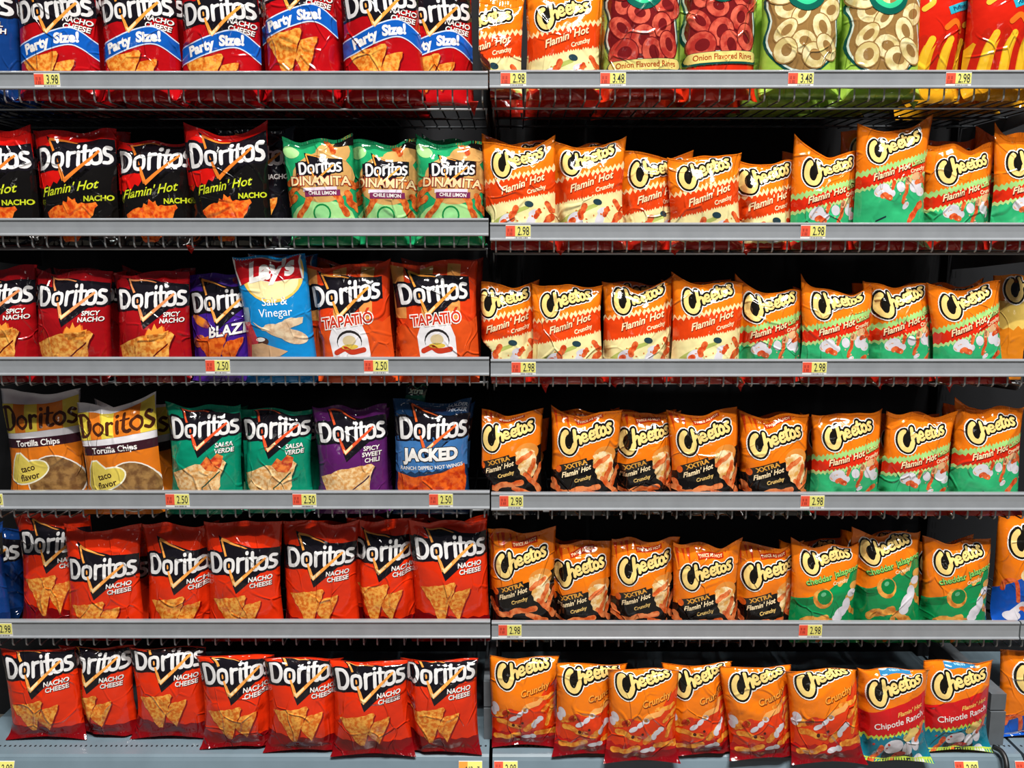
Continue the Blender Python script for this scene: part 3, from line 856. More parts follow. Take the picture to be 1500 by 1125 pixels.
def cut_to_grid(loops):
    """triangles of the region inside the loops (grid units), none of them crossing a grid line or diagonal"""
    allp = np.concatenate(loops)
    i0, j0 = max(0, int(math.floor(allp[:, 0].min()))), max(0, int(math.floor(allp[:, 1].min())))
    i1, j1 = min(NX, int(math.ceil(allp[:, 0].max()))), min(NY, int(math.ceil(allp[:, 1].max())))
    if i1 <= i0 or j1 <= j0:
        return np.zeros((0, 2)), np.zeros((0, 3), int)
    ni = i1 - i0 + 1
    co = [Vector((i, j)) for j in range(j0, j1 + 1) for i in range(i0, i1 + 1)]
    g = lambda i, j: (j - j0) * ni + i - i0
    ed = [(g(i, j), g(i + 1, j)) for j in range(j0, j1 + 1) for i in range(i0, i1)]
    ed += [(g(i, j), g(i, j + 1)) for j in range(j0, j1) for i in range(i0, i1 + 1)]
    ed += [(g(i, j), g(i + 1, j + 1)) for j in range(j0, j1) for i in range(i0, i1)]
    for Q in loops:
        b = len(co)
        co += [Vector(p) for p in Q]
        ed += [(b + k, b + (k + 1) % len(Q)) for k in range(len(Q))]
    r = delaunay_2d_cdt(co, ed, [], 0, 1e-5, False)
    V = np.array([v[:] for v in r[0]])
    F = np.array(r[2], int)
    C = V[F].mean(1)
    k = in_loops(C, loops) & (C[:, 0] > 0) & (C[:, 0] < NX) & (C[:, 1] > 0) & (C[:, 1] < NY)
    F = F[k]
    if not len(F):
        return np.zeros((0, 2)), np.zeros((0, 3), int)
    us, inv = np.unique(F, return_inverse=True)
    V, F = V[us], inv.reshape(-1, 3)
    a = V[F]
    sg = (a[:, 1, 0] - a[:, 0, 0]) * (a[:, 2, 1] - a[:, 0, 1]) - (a[:, 1, 1] - a[:, 0, 1]) * (a[:, 2, 0] - a[:, 0, 0])
    F = np.where((sg < 0)[:, None], F[:, ::-1], F)
    return V, F


PRE = {}


def prepared(code):
    if code in PRE:
        return PRE[code]
    K = KINDS[code]
    out = []
    for name, layers in K['parts']:
        if all(len(t) == 0 for _, t, _ in layers):
            continue
        V, F, MI, LV, mats = [], [], [], [], []
        nb = 0
        for colr, tris, lev in layers:
            if len(tris) == 0:
                continue
            lo = outline(tris)
            if not lo:
                continue
            lo = [np.stack([(q[:, 0] + 50.0) / 100.0 * NX, (q[:, 1] + K['yB']) / (K['yB'] + K['yT']) * NY], -1) for q in lo]
            u, f = cut_to_grid(lo)
            if not len(f):
                continue
            m = film(*colr) if isinstance(colr, tuple) else film(colr)
            if m not in mats:
                mats.append(m)
            V.append(u); F.append(f + nb); nb += len(u)
            LV.append(np.full(len(u), float(lev))); MI.append(np.full(len(f), mats.index(m)))
        if not V:
            continue
        V = np.concatenate(V)
        i = np.clip(np.floor(V[:, 0]), 0, NX - 1).astype(int); j = np.clip(np.floor(V[:, 1]), 0, NY - 1).astype(int)
        fa, fb = V[:, 0] - i, V[:, 1] - j
        up = fa >= fb
        b00 = j * (NX + 1) + i
        b11 = b00 + NX + 2
        bm = np.where(up, b00 + 1, b00 + NX + 1)
        w00 = np.where(up, 1 - fa, 1 - fb); wm = np.where(up, fa - fb, fb - fa); w11 = np.where(up, fb, fa)
        out.append((name, np.stack([b00, bm, b11], 1), np.stack([w00, wm, w11], 1), np.concatenate(F), np.concatenate(MI), np.concatenate(LV), mats))
    PRE[code] = out
    return out


_ii, _jj = np.meshgrid(np.arange(NX), np.arange(NY))
_b = (_jj * (NX + 1) + _ii).ravel()
FRONT_F = np.concatenate([np.stack([_b, _b + 1, _b + NX + 2], 1), np.stack([_b, _b + NX + 2, _b + NX + 1], 1)])


def sstep(x):
    x = np.clip(x, 0, 1)
    return x * x * (3 - 2 * x)


def bag_grid(W, H, zl, vl, yB, yT, T, seed, ear=(0.0, 0.0), dip=0.0, lean=0.0, bot=0.3, nar=0.07, feet=False, fold=1.0):
    rs = np.random.RandomState(seed)
    u = np.linspace(-1, 1, NX + 1)[None, :].repeat(NY + 1, 0)
    v = np.linspace(0, 1, NY + 1)[:, None].repeat(NX + 1, 1)
    un = W / 100.0
    a = min(21.0, 0.85 * (H - zl) / un, yT * 0.85)
    b = min(72.0, 0.9 * zl / un)
    z = np.interp(v * (yB + yT) - yB, [-yB, -b, a, yT], [0, zl - b * un, zl + a * un, H])
    vz = z / H
    hw = W / 2 * (1 - nar * np.sin(np.pi * np.clip(vz, 0, 1)) ** 0.8)
    hw = hw * (1 + 0.012 * np.sin(7 * vz + rs.uniform(0, 6)))
    x = u * hw + 0.0
    x = x + W * 0.02 * np.sin(4 * vz + rs.uniform(0, 6)) * vz
    pv = np.sin(np.pi * np.clip((vz - 0.02) / 0.93, 0, 1)) ** (0.55 if feet else np.where(vz < 0.5, 0.26, 0.55)) * (1.12 - 0.32 * vz)
    pu = np.clip(1 - np.abs(u) ** 2.3, 0, 1) ** 0.7
    D = T * pv * pu
    # pleats running in from both seals
    ph = rs.uniform(0, 6, 4)
    pleat = np.sin(9 * u + ph[0]) * 0.6 + np.sin(17 * u + ph[1]) * 0.4
    D = D + fold * 0.0042 * pleat * np.exp(-((0.93 - vz) / 0.11) ** 2) * pu
    pl2 = np.sin(8 * u + ph[2]) * 0.6 + np.sin(15 * u + ph[3]) * 0.4
    D = D + fold * 0.0036 * pl2 * np.exp(-((vz - 0.07) / 0.09) ** 2) * pu
    # sharp creases, many of them fanning out of the corners
    for k in range(15):
        if k < 6:
            cx, cz = rs.choice([-1, 1]) * W * 0.43, H * (0.93 if k < 4 else 0.06)
            an = rs.uniform(0.15, 1.4)
            L = rs.uniform(0.25, 0.6) * W
            ex, ez = cx - np.sign(cx) * L * math.cos(an), cz + (-1 if k < 4 else 1) * L * math.sin(an)
        else:
            cx, cz = rs.uniform(-0.4, 0.4) * W, rs.uniform(0.1, 0.92) * H
            an, L = rs.uniform(0, 3.14), rs.uniform(0.12, 0.4) * W
            ex, ez = cx + L * math.cos(an), cz + L * math.sin(an)
        dx, dz = ex - cx, ez - cz
        t = np.clip(((x - cx) * dx + (z - cz) * dz) / (dx * dx + dz * dz), 0, 1)
        ds = np.hypot(x - cx - t * dx, z - cz - t * dz)
        D = D + fold * rs.uniform(0.0012, 0.003) * rs.choice([-1, 1], p=[0.55, 0.45]) * np.exp(-ds / rs.uniform(0.0045, 0.008)) * np.minimum(1, pu * 2.5) * np.minimum(1, pv * 1.5)
    for k in range(5):
        a = rs.uniform(18, 55); th = rs.uniform(0, 3.14)
        D = D + fold * 0.0011 * np.sin(a * (x * math.cos(th) + z * math.sin(th)) + rs.uniform(0, 6)) * pu * np.minimum(1, pv)
    D = np.maximum(D, 0.0006 * np.minimum(1, (1 - np.abs(u)) * 12))
    up = sstep((vz - 0.72) / 0.28)
    z = z + up * (1.25 * ear[0] * np.clip(-u, 0, 1) ** 3.2 + 1.25 * ear[1] * np.clip(u, 0, 1) ** 3.2 - dip * (1 - u * u))
    z = z + up * (0.005 * np.sin(rs.uniform(3, 6) * u + rs.uniform(0, 6)) - 0.004 * np.exp(-((u - rs.uniform(-0.5, 0.5)) / 0.22) ** 2))
    if feet:
        z = z + (1 - sstep(vz / 0.16)) * 0.010 * (1 - np.abs(u) ** 1.6)
        x = x * (1 + 0.07 * np.exp(-vz / 0.05))
    yc = lean * vz ** 1.5 - bot * T * np.exp(-vz / 0.07)
    yc = yc + sstep((vz - 0.84) / 0.14) * 0.006 * np.sin(3.2 * u + rs.uniform(0, 6))
    yf, yb = yc - D, yc + np.maximum(0.85 * T * pv * pu, 0.0006 * np.minimum(1, (1 - np.abs(u)) * 12))
    return x, yf, yb, z


def grid_normals(P):
    du = np.gradient(P, axis=1); dv = np.gradient(P, axis=0)
    n = np.cross(du, dv)
    return n / np.maximum(1e-9, np.linalg.norm(n, axis=-1, keepdims=True))


def edge_loop_ids():
    n = NX + 1
    b = list(range(n)) + [j * n + NX for j in range(1, NY + 1)] + [NY * n + i for i in range(NX - 1, -1, -1)] + [j * n for j in range(NY - 1, 0, -1)]
    return b


EDGE = np.array(edge_loop_ids())
EMAP = np.full((NX + 1) * (NY + 1), -1)
EMAP[EDGE] = EDGE
INNER = np.setdiff1d(np.arange((NX + 1) * (NY + 1)), EDGE)
BMAP = np.full((NX + 1) * (NY + 1), -1)
BMAP[EDGE] = EDGE
BMAP[INNER] = (NX + 1) * (NY + 1) + np.arange(len(INNER))
BODY_F = np.concatenate([FRONT_F, BMAP[FRONT_F][:, ::-1]])
SEED = [100]


PACK = {}
CELL = 0.004


def pack(key, x, yf, yb, z, loc, roll, y_min):
    """press a bag's film back where a bag in front of it, or the rail, already is; then remember its own back"""
    R = PACK.setdefault(key, np.full((1100, 140), -9.0))
    c, s_ = math.cos(math.radians(roll)), math.sin(math.radians(roll))
    X = x * c + z * s_ + loc[0]
    Z = -x * s_ + z * c + loc[2] - (Z_DECK6 if key == 6 else SHELF[(int(key), 'left')][2] - (0.3 if key != int(key) else 0))
    i = np.clip(((X + 1.5) / CELL), 2, 1097).astype(int)
    k = np.clip((Z + 0.04) / CELL, 2, 137).astype(int)
    lim = np.full(X.shape, -9.0)
    for di in (-3, -2, -1, 0, 1, 2, 3):
        for dk in (-3, -2, -1, 0, 1, 2, 3):
            lim = np.maximum(lim, R[np.clip(i + di, 0, 1099), np.clip(k + dk, 0, 139)])
    push = np.maximum(0, np.maximum(lim + 0.0015, y_min) - (yf + loc[1]))
    p2 = np.pad(push, 1, mode='edge')
    for _ in range(2):
        p2 = np.maximum(p2, 0)
        sm = (p2[:-2, 1:-1] + p2[2:, 1:-1] + p2[1:-1, :-2] + p2[1:-1, 2:] + 2 * p2[1:-1, 1:-1]) / 6
        sm = np.maximum(sm, push)
        p2 = np.pad(sm, 1, mode='edge')
    yf = yf + sm
    edge = np.minimum(1, (1 - np.abs(np.linspace(-1, 1, NX + 1)))[None, :] * 12)
    yb = np.maximum(yb, yf + 0.0012 * edge)
    for q in range(3):
        for r in range(3):
            A = lambda M: M[:-1, :-1] * (1 - q / 3) * (1 - r / 3) + M[1:, :-1] * (q / 3) * (1 - r / 3) + M[:-1, 1:] * (1 - q / 3) * (r / 3) + M[1:, 1:] * (q / 3) * (r / 3)
            np.maximum.at(R, (np.clip((A(X) + 1.5) / CELL, 2, 1097).astype(int), np.clip((A(Z) + 0.04) / CELL, 2, 137).astype(int)), A(yb) + loc[1])
    return yf, yb


QUEUE = []
XLIM = {'left': (X_SEAM_L, X_SEAM - 0.0035), 'right': (X_SEAM + 0.0035, X_SEAM_R - 0.004), 'far right': (X_SEAM_R + 0.004, 9.0)}



def make_bag(*a, **k):
    QUEUE.append((a, k))


def build_bags():
    """front bags first, so that those behind give way to them"""
    for a, k in sorted(QUEUE, key=lambda q: q[0][1][1]):
        build_bag(*a, **k)


def build_bag(code, loc, roll, W, H, zl, opts, label, group, parts=None, shelf=None):
    K = KINDS[code]
    seed = opts.get('seed') or 1 + sum(ord(ch) * (i + 3) for i, ch in enumerate(label)) % 90000
    vl = K['yB'] / (K['yB'] + K['yT'])
    x, yf, yb, z = bag_grid(W, H, zl, vl, K['yB'], K['yT'], opts.get('T', K['T']), seed, opts.get('ear', (0.006, 0.006)), opts.get('dip', 0.0), opts.get('lean', 0.0), opts.get('bot', 0.3), feet=opts.get('feet', False), fold=opts.get('fold', 1.0))
    tn, sn, cs = math.tan(math.radians(roll)), math.sin(math.radians(roll)), math.cos(math.radians(roll))
    z = z + x * tn * np.exp(-z / 0.035)          # a leaning bag still sits flat on its shelf
    if 'zlim' in opts:
        Zw = -x * sn + z * cs
        e = Zw - (opts['zlim'] - 0.022)
        z = np.where(e > 0, z + (0.022 * (1 - np.exp(-np.maximum(e, 0) / 0.022)) - e) / cs, z)
    x0, x1 = opts['xlim']
    tr = math.tan(math.radians(roll)) * z
    slack = 0.024 * sstep((z - 0.07) / 0.03)
    x = np.clip(x + tr, x0 - slack - loc[0], x1 + slack - loc[0]) - tr
    yf, yb = pack(shelf[0], x, yf, yb, z, loc, roll, 0.0125 if shelf[0] in (1, 2, 3, 4, 5) else -9.0)
    P = np.stack([x, yf, z], -1)
    Nn = grid_normals(P).reshape(-1, 3)
    Pf = P.reshape(-1, 3)
    Bk = np.stack([x, yb, z], -1).reshape(-1, 3)[INNER]
    root = new_obj(K['name'], np.concatenate([Pf, Bk]), BODY_F, film(K['base']), smooth=True)
    tag(root, label, K['cat'], group)
    fs = (seed * 0.737) % 50.0
    root['fold_seed'] = fs
    for name, bi, bw, F, MI, LV, mats in prepared(code):
        if parts is not None and name not in parts:
            continue
        q = (Pf[bi] * bw[..., None]).sum(1)
        n = (Nn[bi] * bw[..., None]).sum(1)
        n /= np.maximum(1e-9, np.linalg.norm(n, axis=1, keepdims=True))
        q = q + n * (0.00025 + 0.0001 * LV[:, None])
        c = new_obj(name, q, F, mats, root, MI, True, n)
        c['fold_seed'] = fs
    # crimped seals (closed strips with fine ribs)
    for sname, r0, r1 in (('top_seal', 0.972, 1.0), ('bottom_seal', 0.0, 0.03)):
        if sname == 'bottom_seal' and not opts.get('feet'):
            continue
        nc = 56
        us = np.linspace(0.15, NX - 0.15, nc + 1)
        V = []
        for vv in (r0 * NY, (r0 + r1) / 2 * NY, r1 * NY):
            i = np.clip(np.floor(us), 0, NX - 1).astype(int); j = int(min(NY - 1, math.floor(vv)))
            fa, fb = (us - i)[:, None], vv - j
            b0 = j * (NX + 1) + i
            p = (Pf[b0] * (1 - fa) + Pf[b0 + 1] * fa) * (1 - fb) + (Pf[b0 + NX + 1] * (1 - fa) + Pf[b0 + NX + 2] * fa) * fb
            rib = np.where(np.arange(nc + 1) % 2 == 0, 0.0005, 0.0009)
            V.append(p - np.stack([0 * rib, rib, 0 * rib], -1))
        for row in list(V):
            V.append(row + np.array([0, 0.0008, 0]))
        V = np.concatenate(V)
        n1 = nc + 1
        F = []
        for a in (0, 1):
            for i in range(nc):
                F.append((a * n1 + i, a * n1 + i + 1, (a + 1) * n1 + i + 1, (a + 1) * n1 + i))
        for i in range(nc):
            F.append((2 * n1 + i, 2 * n1 + i + 1, 5 * n1 + i + 1, 5 * n1 + i))
            F.append((3 * n1 + i, 3 * n1 + i + 1, i + 1, i))
        sm = film(K['base'])
        if sname == 'bottom_seal':
            bl = [l for nme, l in K['parts'] if nme == 'bottom_print']
            if bl and not isinstance(bl[0][-1][0], tuple):
                sm = film(bl[0][-1][0])
        c = new_obj(sname, V, F, sm, root, None, False)
        c['fold_seed'] = fs
    root.location = loc
    root.rotation_euler = (0, math.radians(roll), 0)
    return root


# ------------------------------------------------------------------ setting
GAP = 0.0035
Z_DECK6 = CAM_H - 1.1465
Y_DECK6 = -0.060
floor = MB().box(-3.2, 3.2, -4.2, 0.6, -0.05, 0.0).build('floor', plain('store_floor_tile', '6b675f', 0.25, noise=0.08, nscale=3))
floor['kind'] = 'structure'
Y_BACK = 0.46

LIPS = {  # row: (left top, left bottom, right top, right bottom) in pixels
    1: (104.0, 131.0, 102.5, 129.5), 2: (319.5, 346.0, 326.0, 353.0), 3: (523.0, 550.5, 526.0, 552.0),
    4: (719.0, 746.0, 721.5, 748.0), 5: (908.5, 935.0, 910.5, 937.0)}
ROWN = {1: 'top', 2: 'second', 3: 'third', 4: 'fourth', 5: 'fifth', 6: 'bottom'}
SHELF = {}


def wire_shelf(row, side, x0, x1, pt, pb):
    zt, zb = ray(750, pt, 0.0).z, ray(750, pb, -0.004).z
    h = zt - zb
    zd = zb - 0.023
    SHELF[(row, side)] = (zt, zb, zd)
    root = bpy.data.objects.new('wire_shelf', None)
    COL.objects.link(root)
    root.location = ((x0 + x1) / 2, 0, zd)
    tag(root, f"grey wire shelf with plastic price rail, {ROWN[row]} shelf of the {side} bay", 'shelf', 'wire shelves')
    L = (x1 - x0) / 2
    t, b = zt - zd, zb - zd
    # price rail: rolled top edge, recessed face, bottom bead
    prof = [(0.0118, t - 0.004), (0.008, t), (-0.001, t), (-0.004, t - 0.0022), (-0.0045, t - 0.0042), (-0.0024, t - 0.0062),
            (-0.0022, t - 0.5 * h), (-0.0030, b + 0.0065), (-0.0058, b + 0.0042), (-0.0064, b + 0.0016), (-0.0045, b), (0.002, b), (0.003, b + 0.004), (0.003, t - 0.006)]
    MB().extrude_x(prof[::-1], -L, L).build('price_rail', M_RAIL, root)
    # deck wires: down behind the rail, round the bend and back along the deck
    n = 38
    pts = [(0, 0.0055, b + 0.012), (0, 0.0055, 0.006), (0, 0.0068, 0.0022), (0, 0.0105, 0.0), (0, 0.43, 0.0)]
    wm = MB().tube(pts, 0.0019, 6)
    wm.m = [1 if all(wm.v[i][1] > 0.0095 for i in f) and len(f) == 4 else 0 for f in wm.f]  # past the bend the wire takes the colour with painted shade
    w0 = wm.build('wire', [M_WIRE, M_WIRE_SHADE], root, True)
    xs = [-L + 0.012 + (2 * L - 0.024) * i / n for i in range(n + 1)]
    for i, xx in enumerate(xs):
        o = w0 if i == 0 else w0.copy()
        if i:
            COL.objects.link(o)
            o.parent = root
        o.location = (xx, 0, 0)
    for yy in (0.080, 0.22, 0.36):
        MB().tube([(-L + 0.004, yy, -0.0045), (L - 0.004, yy, -0.0045)], 0.0028, 6).build('cross_rod', M_WIRE_SHADE if yy > 0.1 else M_WIRE, root, True)  # rear rods carry the painted shade, the front one stays bright
    for s in (-1, 1):
        xx = s * (L - 0.006)
        m = MB()
        pr = [(0.070, -0.003), (0.45, -0.003), (0.45, -0.050), (0.30, -0.040), (0.085, -0.022), (0.075, -0.016)]
        m.extrude_x(pr, xx - 0.0015, xx + 0.0015)
        m.build('side_bracket', M_RAIL_D, root)
    return root


for row, (a, b, c, d) in LIPS.items():
    wire_shelf(row, 'left', X_SEAM_L + GAP, X_SEAM - GAP / 2, a, b)
    wire_shelf(row, 'right', X_SEAM + GAP / 2, X_SEAM_R - GAP / 2, c, d)
    if row >= 5:
        wire_shelf(row, 'far right', X_SEAM_R + GAP / 2, X_SEAM_R + 1.2, c, d)

for side, x0, x1, lab in (('left', X_SEAM_L + GAP, X_SEAM - 0.004, 'left'), ('right', X_SEAM + 0.004, X_SEAM_R - 0.004, 'right'), ('far right', X_SEAM_R + 0.004, X_SEAM_R + 1.2, 'far right')):
    root = bpy.data.objects.new('base_shelf', None)
    COL.objects.link(root)
    root.location = ((x0 + x1) / 2, 0, 0)
    tag(root, f'blue grey steel base shelf at the foot of the {lab} bay', 'shelf', 'steel base shelves')
    L = (x1 - x0) / 2
    z = Z_DECK6
    pr = [(Y_DECK6 - 0.003, z - 0.020), (Y_DECK6 - 0.002, z - 0.004), (Y_DECK6 + 0.004, z), (Y_BACK - 0.01, z), (Y_BACK - 0.01, z - 0.020)]
    MB().extrude_x(pr[::-1], -L, L).build('deck', M_DECK, root)
    pr = [(Y_DECK6 - 0.030, z - 0.062), (Y_DECK6 - 0.008, z - 0.010), (Y_DECK6 - 0.004, z - 0.0035), (Y_DECK6, z - 0.006), (Y_DECK6 + 0.004, z - 0.06)]
    MB().extrude_x(pr[::-1], -L, L).build('price_rail', M_DECK, root)
    MB().box(-L, L, Y_DECK6 + 0.02, Y_DECK6 + 0.035, 0.0, z - 0.0205).build('kick_plate', M_DARK, root)
    hl = MB()
    nh = int(2 * L / 0.0118)
    for i in range(nh):
        xx = -L + 0.012 + i * 0.0118
        c0 = len(hl.v)
        hl.v.append((xx, Y_DECK6 + 0.036, z + 0.0003))
        for k in range(8):
            hl.v.append((xx + 0.0026 * math.cos(k * math.pi / 4), Y_DECK6 + 0.036 + 0.0036 * math.sin(k * math.pi / 4), z + 0.0003))
        for k in range(8):
            hl.f.append((c0, c0 + 1 + k, c0 + 1 + (k + 1) % 8)); hl.m.append(0)
    o = hl.build('perforation', M_HOLE, root)
    o['kind'] = 'stuff'

# back panels with peg holes, uprights and their feet
for name, x0, x1 in (('wall_back', -3.2, 3.2),):
    o = MB().box(x0, x1, Y_BACK, Y_BACK + 0.02, 0, 2.3).build(name, M_DARK)
    o['kind'] = 'structure'
for xx, nm in ((X_SEAM, 'between left and right bays'), (X_SEAM_R, 'between right and far right bays')):
    root = bpy.data.objects.new('upright_post', None)
    COL.objects.link(root)
    root.location = (xx, Y_BACK - 0.02, 0)
    tag(root, f'dark steel upright post {nm}', 'post', 'gondola uprights')
    MB().box(-0.019, 0.019, -0.018, 0.018, 0, 2.2).build('post', M_DARK, root)
    sl = MB()
    for k in range(60):
        sl.box(-0.006, -0.003, -0.0188, -0.0182, 0.25 + k * 0.03, 0.25 + k * 0.03 + 0.016)
        sl.box(0.003, 0.006, -0.0188, -0.0182, 0.25 + k * 0.03, 0.25 + k * 0.03 + 0.016)
    o = sl.build('slot', M_HOLE, root)
    o['kind'] = 'stuff'
# grey foot covers standing at the seams on the base shelves
for (pxa, pxb, pya, pym, pyb, lab) in ((709, 729, 1000, 1038, 1083, 'grey steel upright cover between the two bays, bottom shelf'),
                                       (1447, 1469, 1018, 1043, 1092, 'grey steel upright cover at right end of bottom right shelf')):
    pb_ = ray_z((pxa + pxb) / 2, pyb, Z_DECK6)
    Yf = pb_.y
    xa, xb = ray(pxa, pyb, Yf).x, ray(pxb, pyb, Yf).x
    zm, zt = ray(750, pym, Yf).z, ray(750, pya, Yf).z
    root = bpy.data.objects.new('upright_cover', None)
    COL.objects.link(root)
    root.location = ((xa + xb) / 2, Yf, Z_DECK6)
    tag(root, lab, 'cover', 'upright covers')
    h = (xb - xa) / 2
    MB().box(-h, h, 0, 0.30, 0.0005, zm - Z_DECK6).build('lower_cover', M_RAIL_D, root)
    MB().box(-h, h, 0.004, 0.30, zm - Z_DECK6 + 0.003, zt - Z_DECK6).build('upper_cover', M_RAIL_D, root)
# black cable hanging over the base shelf at the right seam
cb = [ray(1455, 1094, -0.052), ray(1466, 1100, -0.068), ray(1473, 1112, -0.085), ray(1475, 1130, -0.10), ray(1474, 1150, -0.10)]
cb = [Vector(p) for p in np.array(smooth_line([tuple(p) for p in cb], 4))]
cab = MB().tube(cb, 0.006, 8).build('cable', plain('black_rubber', '0c0d10', 0.45), None, True)
tag(cab, 'thick black cable hanging over the base shelf, lower right corner', 'cable')

# ------------------------------------------------------------------ price tags
TAGS = [(1, 'left', 69, '3.98'), (3, 'left', 319, '2.50'), (3, 'left', 551, '2.50'), (4, 'left', -13, '2.50'), (4, 'left', 260, '2.50'), (4, 'left', 446, '2.50'), (4, 'left', 646, '2.50'), (5, 'left', 1, '2.98'),
        (1, 'right', 752, '2.98'), (1, 'right', 898, '3.48'), (1, 'right', 1173, '3.48'), (1, 'right', 1404, '2.98'), (2, 'right', 759, '2.98'), (2, 'right', 1191, '2.98'), (3, 'right', 767, '2.98'), (3, 'right', 1193, '2.98'),
        (4, 'right', 749, '2.98'), (4, 'right', 1190, '2.98'), (5, 'right', 747, '2.98'), (5, 'right', 1187, '2.98'),
        (6, 'left', 2, '2.98'), (6, 'left', 689, 'A12 - 7'), (6, 'right', 741, '2.98'), (6, 'right', 1417, '2.98'), (6, 'far right', 1506, '2.98')]
NEAR = {}


def flat(t, name, mat, root, y):
    if len(t):
        u, inv = np.unique(np.round(t.reshape(-1, 2), 6), axis=0, return_inverse=True)
        f = inv.reshape(-1, 3)
        a = u[f]
        e1, e2 = a[:, 1] - a[:, 0], a[:, 2] - a[:, 0]
        s = e1[:, 0] * e2[:, 1] - e1[:, 1] * e2[:, 0]
        f = np.where((s < 0)[:, None], f[:, ::-1], f)
        return new_obj(name, [(p[0], y, p[1]) for p in u], f, mat, root)


def place_words(px, row, side):
    return 'left end' if px < 90 and side == 'left' else None


cnt = {}
for row, side, px, price in TAGS:
    k = (row, side)
    cnt[k] = cnt.get(k, 0) + 1
for row, side, px, price in TAGS:
    k = (row, side)
    NEAR[k] = NEAR.get(k, 0) + 1
    ORD = ['first', 'second', 'third', 'fourth']
    root = bpy.data.objects.new('price_tag', None)
    COL.objects.link(root)
    a12 = price.startswith('A')
    if row < 6:
        zt, zb, zd = SHELF[k]
        c = ray(px, 0, -0.0036)
        zc = zt - 0.0048
        cc = ray(px, LIPS[row][0 if side == 'left' else 2] + 13, -0.0036)
        root.location = (cc.x, -0.0036, zc - 0.0005)
        Hh = zt - zb - 0.0085
    else:
        cc = ray(px, 1116, Y_DECK6 - 0.016)
        root.location = (cc.x, Y_DECK6 - 0.0095, Z_DECK6 - 0.0085)
        root.rotation_euler = (math.radians(-23), 0, 0)
        Hh = 0.040
    order = '' if cnt[k] == 1 else ORD[NEAR[k] - 1] + ' from left on '
    if cnt[k] == 1:
        lab = f"{'orange and yellow' if a12 else 'red and yellow'} price tag, only one on the {ROWN[row]} {side} shelf rail"
    else:
        lab = f"{'orange and yellow section tag' if a12 else 'red and yellow price tag'}, {ORD[NEAR[k] - 1]} from left on {ROWN[row]} {side} rail"
    tag(root, lab, 'price tag', 'shelf price tags')
    wd = 0.0535
    x0, x1 = -wd / 2, wd / 2
    xm = x0 + wd * 0.38
    MB().box(x0, x1, -0.0006, 0.0006, -Hh, 0).build('card', M_WHT, root)
    z1, z2 = -0.0015, -Hh * 0.78
    MB().box(x0 + 0.0004, xm, -0.0011, -0.0006, z2, z1).build('red_field', plain('tag_orange', 'e89a3c', 0.45) if a12 else M_RED, root)
    MB().box(xm, x1 - 0.0004, -0.0011, -0.0006, z2, z1).build('yellow_field', M_YEL, root)
    if a12:
        flat(text('A12 - 7', 0.011, 0.004, (z1 + z2) / 2, 0, 0, 0.03), 'lettering', M_INK, root, -0.0014)
    else:
        flat(text(price, 0.0255, (xm + x1) / 2 + 0.001, (z1 + z2) / 2 - 0.001, 0, 0, 0.005, 0.58), 'price_lettering', M_INK, root, -0.0014)
        rl = [rect(x0 + 0.004 + i * 0.0022, x0 + 0.0055 + i * 0.0022, z1 - 0.012 - r * 0.008, z1 - 0.006 - r * 0.008) for r in range(2) for i in range(5) if (i + r) % 4 != 2]
        flat(cat(*rl), 'red_print', M_RINK, root, -0.0014)
        rnd = random.Random(px + row)
        bl = [rect(xm + i * 0.0021, xm + i * 0.0021 + rnd.uniform(0.0006, 0.0015), -Hh * 0.92, -Hh * 0.84) for i in range(13)]
        flat(cat(*bl), 'small_print', M_INK, root, -0.0014)

